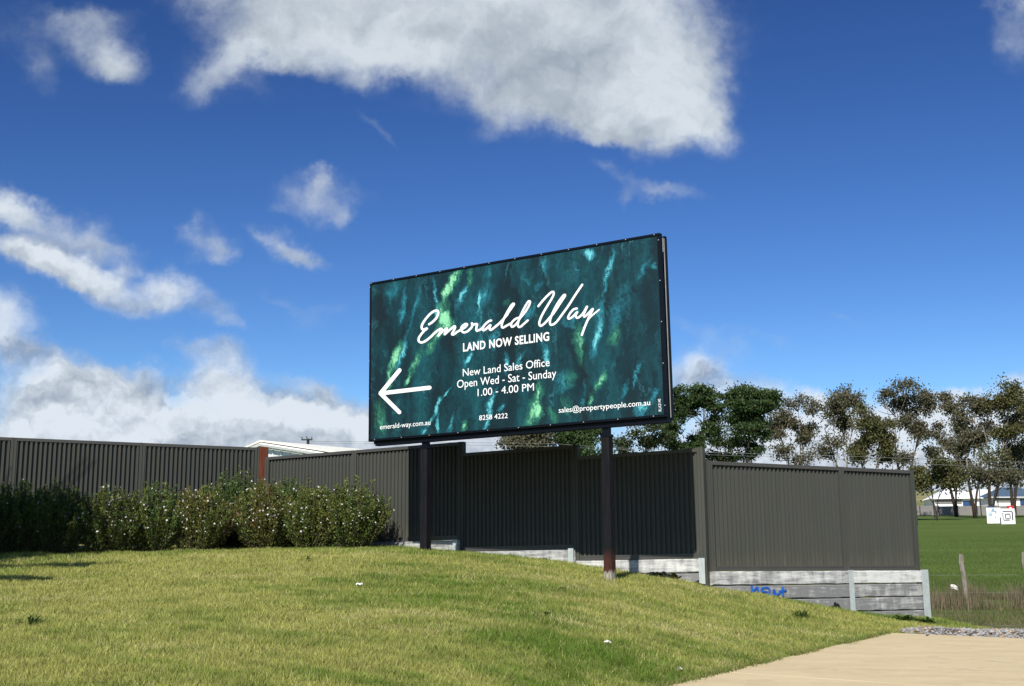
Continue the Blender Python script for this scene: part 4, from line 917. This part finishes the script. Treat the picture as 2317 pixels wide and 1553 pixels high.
tree('gum_tree', 'bushy olive gum lower than the trees on both sides', 135, GB(1972), z7([(1300,330,85,50),(1400,390,85,45),(1330,430,100,50),(1290,530,75,50),(1250,600,60,45),(1410,500,70,50),(1440,600,50,45)]), 'olive', 6)
tree('gum_tree', 'tall domed gum, highest crown in the middle of the treeline', 150, GB(2050), z7([(1540,165,90,40),(1420,215,65,38),(1650,225,95,50),(1510,260,85,40),(1600,320,75,42),(1710,280,45,45),(1540,380,70,34),(1625,400,55,34),(1640,470,38,26),(1540,610,45,42)]), 'gum', 7)
tree('gum_tree', 'slender leaning gum left of the white roofed house', 152, GB(2165), z7([(1820,235,50,38),(1850,320,85,55),(1760,440,45,45),(1880,390,50,45),(1720,580,65,38),(1820,520,50,40)]), 'gum', 8)
tree('gum_tree', 'gum with a dark forked trunk before the white roofed house', 140, (2207, 1178), z7([(2000,235,75,50),(1980,330,75,50),(1940,420,65,50),(2060,300,50,45),(2000,500,60,45),(1900,560,75,50),(2080,420,55,45),(1960,640,100,40)]), 'gum', 9)
tree('gum_tree', 'tall dense gum near the right edge of the treeline', 138, (2243, 1168), z7([(2190,175,65,42),(2130,245,60,45),(2210,270,60,45),(2250,350,70,50),(2270,430,60,50),(2180,470,50,45),(2100,600,80,45),(2230,640,90,45)]), 'olive', 10)
tree('gum_tree', 'gum tree at the right edge above the red and white sign', 140, (2292, 1158), z7([(2300,220,60,55),(2340,300,60,60),(2300,400,50,50),(2330,500,60,50),(2260,560,60,50),(2330,640,70,60),(2280,720,80,40)]), 'gum', 12)
tree('gum_tree', 'low brown green gum spreading just past the end of the steel fence', 128, (2120, 1176), [(2085,1065,25,17),(2110,1050,28,18),(2140,1060,26,20),(2105,1085,28,17),(2150,1090,22,16),(2080,1095,16,10),(2175,1075,22,16)], 'olive', 13)
tree('gum_tree', 'low bushy gum under the tall ones beside the blue roof', 132, (2262, 1170), [(2215,1068,26,18),(2250,1075,28,18),(2290,1080,26,18)], 'gum', 14)
tree('gum_tree', 'brown leaved gum seen under the left half of the billboard', 120, (1190, 1176), [(1150,995,26,18),(1178,985,30,20),(1210,975,30,22),(1235,1000,30,18),(1195,1012,32,14),(1200,950,40,18)], 'gum', 15)
tree('pine_tree', 'dark pine seen beneath the billboard left of its right post', 122, (1305, 1176), [(1275,985,36,22),(1310,1000,38,22),(1330,1030,40,20),(1290,1025,34,18),(1300,950,60,25),(1350,975,25,22)], 'pine', 16)
tree('gum_tree', 'thin bare limbed tree just right of the right billboard post', 130, (1430, 1176), [(1405,1000,20,12),(1440,985,28,14),(1470,1005,22,13),(1420,1030,22,9),(1480,965,30,14),(1500,990,20,12)], 'dark', 17, leafn=.7)
tree('gum_tree', 'thin dark tree showing between the pine trunks above the fence', 144, (1650, 1176), z7([(420,520,60,40),(330,600,70,30),(440,610,60,30)]), 'dark', 18, leafn=.8)
# far wooded rise
N = 0
far = []
for i in range(26):
    x = -40+i*11+random.uniform(-4, 4); y = 330+random.uniform(-10, 10); z0_ = float(field_z(x, y)); far.append((x, y, z0_, random.uniform(4, 8)))
P = []; C = []
for (x, y, z0_, h_) in far:
    n = 260; q = RNG.normal(size=(n, 3))*np.array([h_*.45, h_*.4, h_*.28])+np.array([x, y, z0_+h_*.5]); P.append(q); C.append(np.array([[0.05, 0.062, 0.03]])*RNG.uniform(.6, 1.3, (n, 1)))
P = np.concatenate(P); C = np.concatenate(C); V, Cc = leaves(P, RNG.uniform(.6, 1.4, len(P)), RNG.normal(size=(len(P), 3)), C, .4)
g = link('far_wood', npmesh('far_wood', V, 4, Cc), m_leaf); tagp(g, 'distant scrub along the crest of the far rise', 'wood', kind='stuff')
# tree left of the frame that shades the shrubs and lawn
def shade_tree():
    rg = np.random.default_rng(99); b = Vector((-10.2, 14.6, float(lawn_z(-10.2, 14.6))-.1)); root = empty('street_tree', tuple(b), 'broad leafy street tree on the lawn left of the shrubs', 'tree')
    mb = MB(); mb.tube([(0, 0, 0), (.05, 0, 1.2), (-.05, .05, 2.4), (0, 0, 4.6)], [.14, .11, .09, .04], 8); P, D, Sz, C = [], [], [], []
    arms = [Vector((3.77, -.8, 3.1)), Vector((3.7, -2.8, 3.0)), Vector((3.2, -1.0, 3.3)), Vector((3.0, -2.9, 3.2))]
    for i in range(96):
        e = arms[i] if i < 4 else Vector((rg.uniform(-2.6, 2.15), rg.uniform(-2.0, 1.9), rg.uniform(2.6, 6.4)))
        a = Vector((0, 0, max(1.6, min(4.4, e.z-1.6)))); m1 = a.lerp(e, .5)+Vector((0, 0, .2)); mb.tube([a, m1, e], [.04, .025, .008], 4, False)
        n = 420 if i < 4 else 230
        t = rg.random(n)**.5; lo = .45 if i < 4 else .35
        if i >= 4: e.y = min(e.y, 21.0-14.6-1.16*(e.z+.1))
        q = np.array([list(a.lerp(e, lo+(1-lo)*float(tt))) for tt in t])+rg.normal(size=(n, 3))*(np.array([.16, .13, .05]) if i < 4 else np.array([.33, .33, .3])); P.append(q)
        D.append(rg.normal(size=(n, 3))); Sz.append(rg.uniform(.08, .16, n)); C.append(np.array([[.05, .08, .02]])*rg.uniform(.6, 1.3, (n, 1)))
    V, Cc = leaves(np.concatenate(P), np.concatenate(Sz), np.concatenate(D), np.concatenate(C), .4)
    link('trunk', mb.me('trunk', 0, True), m_bark, root); link('crown', npmesh('crown', V, 4, Cc), m_leaf, root)
shade_tree()

# ------------------------------------------------------------------ shed, houses, pole, signs
# shed behind the left fence
Ys = 62.0
sh = at(600, 1006, Ys); zsb = float(field_z(0, Ys))
root = empty('shed', (sh.x, sh.y, zsb), 'white gabled metal shed with cream roof behind the fence', 'shed')
hR = sh.z-zsb; ga = Vector((0, 0, hR)); wh = 9.0; dz = 1.5   # gable spans +-wh with a low pitch, ridge runs away to the right
gd = Vector((.72, -0.69, 0)).normalized(); rd = Vector((0.69, .72, 0)).normalized()*20
eRt = ga+gd*wh-Vector((0, 0, dz)); eLt = ga-gd*wh-Vector((0, 0, dz))
mb = MB(); 
def wallpoly(pts): MB
mb.quad(Vector((eLt.x, eLt.y, 0)), Vector((eRt.x, eRt.y, 0)), eRt, ga, eLt); link('gable_wall', mb.me('gable_wall'), m_shedwall, root)
mb = MB(); mb.quad(Vector((eRt.x, eRt.y, 0)), Vector((eRt.x, eRt.y, 0))+rd, eRt+rd, eRt); mb.quad(Vector((eLt.x, eLt.y, 0))+rd, Vector((eLt.x, eLt.y, 0)), eLt, eLt+rd)
mb.quad(Vector((eRt.x, eRt.y, 0))+rd, Vector((eLt.x, eLt.y, 0))+rd, eLt+rd, ga+rd, eRt+rd); link('side_walls', mb.me('side_walls'), m_shedwall, root)
up = Vector((0, 0, .12)); ov = gd*.35-Vector((0, 0, .0875)); fr_ = -rd.normalized()*.3
for sgn, e_ in ((1, eRt), (-1, eLt)):
    o_ = gd*.35*sgn-Vector((0, 0, .0875)); a, b2, c2, d2_ = ga+up+fr_, e_+o_+up+fr_, e_+o_+up+rd, ga+up+rd
    t2 = Vector((0, 0, .08)); mb = MB(); mb.v = [tuple(p) for p in (a, b2, c2, d2_, a+t2, b2+t2, c2+t2, d2_+t2)]; mb.f = [(0,1,2,3),(4,7,6,5),(0,4,5,1),(1,5,6,2),(2,6,7,3),(3,7,4,0)]
    link('roof', mb.me('roof'), m_roofcream, root)
    mb = MB(); mb.tube([a-t2*1.4-up*.2, b2-t2*1.4-up*.2], [.09, .09], 4); link('barge_board', mb.me('barge_board'), m_wallwhite, root)
for k_ in range(-12, 13):
    x_ = k_*0.7; zt_ = hR-abs(x_)/wh*dz; q = gd*x_; link('wall_rib', MB().box(q.x-.03, q.x+.03, q.y-.06, q.y-.012, 0, zt_-.15).me('wall_rib'), m_shedwall, root)
# utility pole
up_ = at(697, 1000, 95.0); root = empty('utility_pole', (up_.x, up_.y, float(field_z(0, 95))), 'dark utility pole top with crossarms above the fence', 'pole')
hp = up_.z-root.location.z
link('pole', MB().tube([(0, 0, 0), (0, 0, hp+.25)], [.16, .11], 8).me('pole'), m_dark, root)
link('crossarm', box(-.5, .35, -.15, -.05, hp+.1, hp+.2, 'crossarm'), m_dark, root); link('crossarm', box(-.15, .65, -.15, -.05, hp-.55, hp-.46, 'crossarm'), m_dark, root)
for x_, z_ in ((-.45, .2), (-.1, .25), (.3, .2), (.62, -.46), (.2, -.46)): link('insulator', MB().tube([(x_, -.1, hp+z_), (x_, -.1, hp+z_+.16)], [.035, .045], 6).me('insulator'), m_dark, root)
# wires
def wire(pts, Ya, Yb, r, label, j):
    L = []
    for i, (x, y) in enumerate(pts):
        t = (x-pts[0][0])/(pts[-1][0]-pts[0][0]); L.append(at(x, y, Ya+(Yb-Ya)*t))
    o = link('power_line', MB().tube(L, [r]*len(L), 4, False).me('power_line'), m_wire); tagp(o, label, 'wire', 'power lines crossing behind the fence')
wire([(703,999),(980,1001),(1250,1004),(1345,1011),(1600,1024),(1900,1032),(2200,1043),(2500,1052)], 95, 60, .012, 'upper pale power line running right from the utility pole', 0)
wire([(700,1003),(980,1006),(1250,1011),(1450,1019),(1600,1029),(1900,1040),(2200,1056),(2500,1072)], 95, 60, .010, 'lower thin power line running right from the utility pole', 1)

# houses: hip roof prism with walls, windows
def house(name, label, c, e, w, d, hw, hr, roofm, openings, group='houses beyond the paddock'):
    z0_ = c[2]; root = empty(name, None, label, 'house', group, frame(c, e))
    link('walls', box(-w/2, w/2, -d/2, d/2, -.5, hw, 'walls'), m_wallwhite, root)
    o = .5; a = w/2+o; b = d/2+o; r = max(.4, w/2-d/2); mb = MB()
    mb.v = [(-a,-b,hw+.02),(a,-b,hw+.02),(a,b,hw+.02),(-a,b,hw+.02),(-r,0,hw+hr),(r,0,hw+hr)]; mb.f = [(0,1,5,4),(1,2,5),(2,3,4,5),(3,0,4),(3,2,1,0)]
    link('roof', mb.me('roof'), roofm, root)
    link('gutter', MB().box(-a-.08, a+.08, -b-.1, -b+.02, hw-.1, hw+.03).me('gutter'), m_wallwhite, root)
    for k_, (x0, x1, z0, z1, mt, nm) in enumerate(openings):
        link(nm, box(x0, x1, -d/2-.05-.01*k_, -d/2-.01, z0, z1, nm), mt, root)
        if nm == 'window': link('window_frame', box(x0-.08, x1+.08, -d/2-.03-.01*k_, -d/2-.005, z0-.08, z1+.08, 'window_frame'), m_dark, root)
h1 = at(2178, 1160, 205); 
house('house', 'white house with bright white hip roof and blue door behind the trees', (h1.x, h1.y+5, h1.z-.2), (1, -.08), 7.2, 7.0, 2.6, 2.15, m_roofwhite, [(.95, 2.0, 0, 2.2, m_glassblue, 'door'), (2.0, 2.6, 0, 2.2, m_dark, 'garage_recess'), (-3.5, .8, 1.72, 2.5, m_paling, 'painted_eave_shade')])  # strip in paling grey below the gutter paints in the eave shade
h2 = at(2290, 1155, 215)
house('house', 'white house with dark blue grey hip roof at the right edge', (h2.x+1.5, h2.y+4, h2.z-.2), (1, .1), 9.6, 6.0, 2.5, 1.9, m_roofblue, [(.2, 3.6, .2, 2.1, m_glassblue, 'window'), (-4.2, -.8, 1.6, 2.3, m_paling, 'painted_eave_shade')])  # grey strip on the left wall is painted eave shade as well
h3 = at(2248, 1152, 235)
house('house', 'far white roofed house between the other two', (h3.x, h3.y+5, h3.z), (1, 0), 9, 6, 2.4, 1.6, m_roofwhite, [(-2, -.6, .6, 1.8, m_glassblue, 'window')])
# paling fence in front of the houses
fa = at(2040, 1168, 168); fb_ = at(2420, 1176, 162)
za = float(gz(np.array(fa.x), np.array(fa.y))); ev = Vector((fb_.x-fa.x, fb_.y-fa.y, 0)); Lf = ev.length
root = empty('paling_fence', None, 'low grey paling fence along the far side of the paddock', 'fence', None, frame((fa.x, fa.y, za), ev))
npn = int(Lf/2.4)
for i in range(npn):
    wpt = fa+ev*((i+.5)/npn); dz_ = float(gz(np.array(wpt.x), np.array(wpt.y)))-za
    link('fence_panel', box(i*2.4+.06, i*2.4+2.34, -.03, .03, dz_-.2, dz_+1.25+.04*math.sin(i*2.1), 'fence_panel'), m_paling, root)
    link('post', box(i*2.4-.06, i*2.4+.06, -.08, .06, dz_-.2, dz_+1.33, 'post'), m_dark, root)
# dark thin poles beyond the end of the fence
for px, pt, pb, Yp, lab in ((2073, 1098, 1174, 110, 'tall thin dark pole just past the end of the steel fence'), (2112, 1100, 1158, 115, 'tall thin dark pole second from the steel fence'), (2218, 1090, 1156, 120, 'thin dark pole in front of the white roofed house')):
    t_ = at(px-4, pt, Yp); b2 = at(px+2, pb, Yp); o = link('thin_pole', MB().tube([(0, 0, -.6), (t_.x-b2.x, 0, t_.z-b2.z)], [.05, .045], 6).me('thin_pole'), m_dark); o.location = b2; tagp(o, lab, 'pole', 'thin dark poles in the paddock')
# white hoardings with marks
def board(px0, px1, pyt, pyb, Yp, name, label, mt, group=None):
    a = at(px0, pyb, Yp); w = (px1-px0)*Yp/F; h = (pyb-pyt)*Yp/F
    root = empty(name, None, label, 'sign', group, frame((a.x, a.y, a.z), (1, -.05)))
    link('board', box(0, w, -.03, .03, 0, h, 'board'), mt, root)
    for x_ in (.08, w-.08): link('leg', box(x_-.04, x_+.04, .035, .11, -.6, h-.05, 'leg'), m_timber, root)
    return root, w, h
rb, w, h = board(2266, 2297, 1152, 1187, 112, 'hoarding', 'white hoarding with a black square spiral mark in the far paddock', m_wallwhite)
t_ = .045
def bar(x0, x1, z0, z1): return box(x0*w, x1*w, -.045, -.031, z0*h, z1*h, 'mark')
mb = MB()
for x0, x1, z0, z1 in ((.15,.82,.80,.86),(.78,.86,.25,.79),(.12,.17,.30,.74),(.18,.60,.24,.30),(.30,.66,.62,.68),(.62,.68,.36,.61),(.30,.36,.36,.61),(.37,.61,.34,.39)): mb.box(x0*w, x1*w, -.045, -.031, z0*h, z1*h)
link('spiral_mark', mb.me('spiral_mark'), m_dark, rb)
ra, wa, ha = board(2234, 2265, 1150, 1185, 113, 'hoarding', 'white hoarding with a faint pale blue picture beside the spiral one', m_wallwhite)
mb = MB()
for i in range(9):
    x = random.uniform(.12, .6)*wa; z = random.uniform(.25, .8)*ha; mb.box(x, x+random.uniform(.05, .22)*wa, -.034-.0012*i, -.031, z, z+random.uniform(.05, .25)*ha)
link('printed_picture', mb.me('printed_picture'), m_palesign, ra)
rr_, wr, hr_ = board(2279, 2294, 1145, 1157, 115, 'small_sign', 'small red sign above the spiral hoarding', m_red)
link('emblem', box(wr*.35, wr*.65, -.04, -.031, hr_*.3, hr_*.7, 'emblem'), m_white, rr_)
rr2, wr2, hr2 = board(2235, 2248, 1146, 1157, 116, 'small_sign', 'small dark blue sign above the pale picture hoarding', m_glassblue)

# paddock fence: old timber posts, wires
wp1 = at(2185, 1371, 29.6); wp2 = at(2331, 1375, 29.0)
def old_post(p, h, lab, lean):
    mb = MB(); pts = []; 
    for i in range(7): t = i/6; pts.append((lean*t+.012*math.sin(i*2.2), 0, -.15+(h+.15)*t))
    o = link('timber_post', mb.tube(pts, [.075, .062, .058, .06, .055, .062, .055], 8).me('timber_post'), m_timber); o.location = p; tagp(o, lab, 'post', 'weathered paddock fence posts'); return o
old_post(Vector((wp1.x+.05, wp1.y, field_z(0, wp1.y))), 1.22, 'weathered timber fence post standing in the dry grass', -.08)
old_post(Vector((wp2.x, wp2.y, field_z(0, wp2.y))), 1.25, 'weathered timber fence post cut by the right edge of the picture', -.05)
for i, zz in enumerate((.35, .75)):
    a = Vector((6.0, 30.2, -.73+zz)); b2 = Vector((17, 28.9, -.73+zz)); o = link('fence_wire', MB().tube([a, a.lerp(b2, .5)-Vector((0, 0, .02)), b2], [.0035]*3, 4, False).me('fence_wire'), m_wire); tagp(o, ('lower' if i == 0 else 'upper')+' thin wire strung along the weathered paddock posts', 'wire', 'paddock fence wires')

# ------------------------------------------------------------------ litter, rags, weeds, cloth
def ground_at(px, py):
    for Yv in np.arange(7.5, 40, .02):
        p = at(px, py, float(Yv)); z = float(lz(np.array(p.x), np.array(p.y))) if (Yv < 23 and p.x < 7) else float(field_z(p.x, p.y))
        if p.z <= z: continue
        return None
    return None
def hit(px, py, y0=7.0, y1=35.0):
    Yv = np.arange(y0, y1, .02); d = at(px, py, 1.0); X = d.x*Yv; Zr_ = d.z*Yv
    Zt = np.where(X < 7.2, lz(X, Yv), field_z(X, Yv)); k_ = np.argmax(Zr_ < Zt); return Vector((X[k_], Yv[k_], Zt[k_]))
def crumple(name, p, s, lab, cat, mt, group=None, seed=0, flat=.5, up=0.0):
    rg = random.Random(seed); mb = MB(); n = 5
    for i in range(n):
        for j in range(n):
            mb.v.append(((i/(n-1)-.5)*s*1.6+rg.uniform(-.12, .12)*s, (j/(n-1)-.5)*s+rg.uniform(-.12, .12)*s, rg.uniform(.05, 1)*s*flat))
    for i in range(n-1):
        for j in range(n-1): a = i*n+j; mb.f.append((a, a+n, a+n+1, a+1))
    me = mb.me(name); bm = bmesh.new(); bm.from_mesh(me); bmesh.ops.solidify(bm, geom=bm.faces[:], thickness=.002); bm.to_mesh(me); bm.free()
    o = link(name, me, mt); o.location = p+Vector((0, 0, up)); o.rotation_euler = (.3, 0, rg.uniform(0, 3)); tagp(o, lab, cat, group); return o
for i, (x, y, s, lab) in enumerate(((813,1330,.055,'crumpled white paper scrap on the lawn left of the billboard posts'),(1372,1462,.06,'crumpled white paper scrap on the lawn in front of the right post'),(1538,1522,.045,'small white scrap on the lawn by the driveway edge'),(2103,1366,.06,'white scrap at the foot of the steel end post'))):
    crumple('paper_scrap', hit(x, y), s*.8, lab, 'litter', m_paper, 'white paper scraps', i+3, .8, .02)
# rag caught on the wire
o = crumple('white_rag', Vector((at(2157,1330,29.9))), .11, 'torn white rag hanging on the paddock wire', 'rag', m_paper, None, 21, .6); o.rotation_euler = (1.2, .3, .2)
# clods / stones: dark stone on the driveway
o = crumple('stone', ray_plane(2098, 1439, pA, nP), .022, 'single dark stone on the driveway near its far edge', 'stone', m_dark, None, 31, .9)
# black geotextile pieces poking out under the sleepers
def cloth(px0, px1, pyt, pyb, lab, run, seed):
    rg = random.Random(seed); n = 12; nrm = nR if run == 'R' else Vector((eM.y, -eM.x, 0)).normalized(); p0 = (PC if run == 'R' else PB)+nrm*.085; mb = MB()
    for i in range(n+1):
        x = px0+(px1-px0)*i/n; t = 1-abs(2*i/n-1)**2; yt = pyb-(pyb-pyt)*t*rg.uniform(.4, 1); a = ray_plane(x, yt, p0, nrm); b2 = ray_plane(x, pyb+3, p0+nrm*.04, nrm); mb.v += [tuple(a), tuple(b2)]
    for i in range(n): mb.f.append((2*i, 2*i+1, 2*i+3, 2*i+2))
    me = mb.me('cloth'); bm = bmesh.new(); bm.from_mesh(me); bmesh.ops.solidify(bm, geom=bm.faces[:], thickness=.004); bm.to_mesh(me); bm.free()
    o = link('geotextile_scrap', me, m_black_cloth); tagp(o, lab, 'cloth', 'black geotextile scraps under the sleepers')
cloth(1568, 1597, 1309, 1321, 'black geotextile scrap left of the tall sleeper wall', 'M', 1); cloth(1880, 1903, 1360, 1375, 'pointed black geotextile scrap beside the middle steel post', 'R', 2); cloth(1216, 1240, 1261, 1266, 'thin black geotextile strip under the low sleepers', 'M', 3); cloth(1280, 1293, 1268, 1276, 'small black gap filler beside the low steel post', 'M', 4); cloth(1462, 1500, 1293, 1298, 'black geotextile strip left of the leafy weed', 'M', 5)
# weeds
def weed(px, py, n, L, lab, colr, seed, wid=.22, spread=1.0, grp='weeds on the lawn', y1=35):
    rg = np.random.default_rng(seed); p = hit(px, py, 7.0, y1); out = []; cl = []
    for i in range(n):
        az = rg.uniform(0, 6.28); el = rg.uniform(.25, 1.1); l = L*rg.uniform(.6, 1.2); d = np.array([math.cos(az)*math.cos(el)*spread, math.sin(az)*math.cos(el)*spread, math.sin(el)])
        s = np.array([-math.sin(az), math.cos(az), 0]); b0 = rg.normal(size=3)*np.array([.25*L*spread, .25*L*spread, 0]); pts = [b0+d*l*t+np.array([0, 0, -.45*l*t*t]) for t in (0, .35, .7, 1)]; wd = [.15, 1, .75, .02]
        for k_ in range(3): out += [pts[k_]-s*wid*l*wd[k_]*.5, pts[k_]+s*wid*l*wd[k_]*.5, pts[k_+1]+s*wid*l*wd[k_+1]*.5, pts[k_+1]-s*wid*l*wd[k_+1]*.5]
        cl += [np.array(colr)*rg.uniform(.65, 1.3)]*12
    o = link('weed', npmesh('weed', np.array(out), 4, np.array(cl)), m_grass); o.location = p+Vector((0, 0, .02)); tagp(o, lab, 'weed', grp)
weed(78, 1417, 60, .17, 'green tuft of coarse weed on the lawn at the far left', (.10, .15, .04), 1, .09)
weed(1500, 1308, 26, .16, 'broad leafed weed against the sleepers right of the big post', (.07, .095, .03), 2, .4)
weed(1530, 1312, 22, .15, 'second leafy weed nearer the steel post', (.09, .10, .035), 3, .4)
weed(2050, 1406, 90, .19, 'clump of green weeds at the foot of the wall end', (.09, .15, .03), 4, .22, 1.7)
weed(2097, 1412, 80, .17, 'low green weeds beside the gravel corner', (.08, .14, .03), 5, .22, 1.7)
weed(1815, 1398, 90, .2, 'spreading tuft of coarse grass below the sleeper wall', (.10, .16, .035), 6, .06)
weed(1240, 1395, 16, .07, 'small flat weed left of centre on the bank', (.05, .08, .02), 7, .35)
weed(1270, 1337, 14, .07, 'small dark weed between the two billboard posts', (.04, .065, .02), 8, .35)
weed(697, 1270, 14, .09, 'small weed sprig on the lawn below the last shrubs', (.06, .09, .02), 9, .2)
weed(2310, 1345, 60, .34, 'bright green leafy weed at the right edge by the paddock wire', (.06, .12, .03), 10, .12)
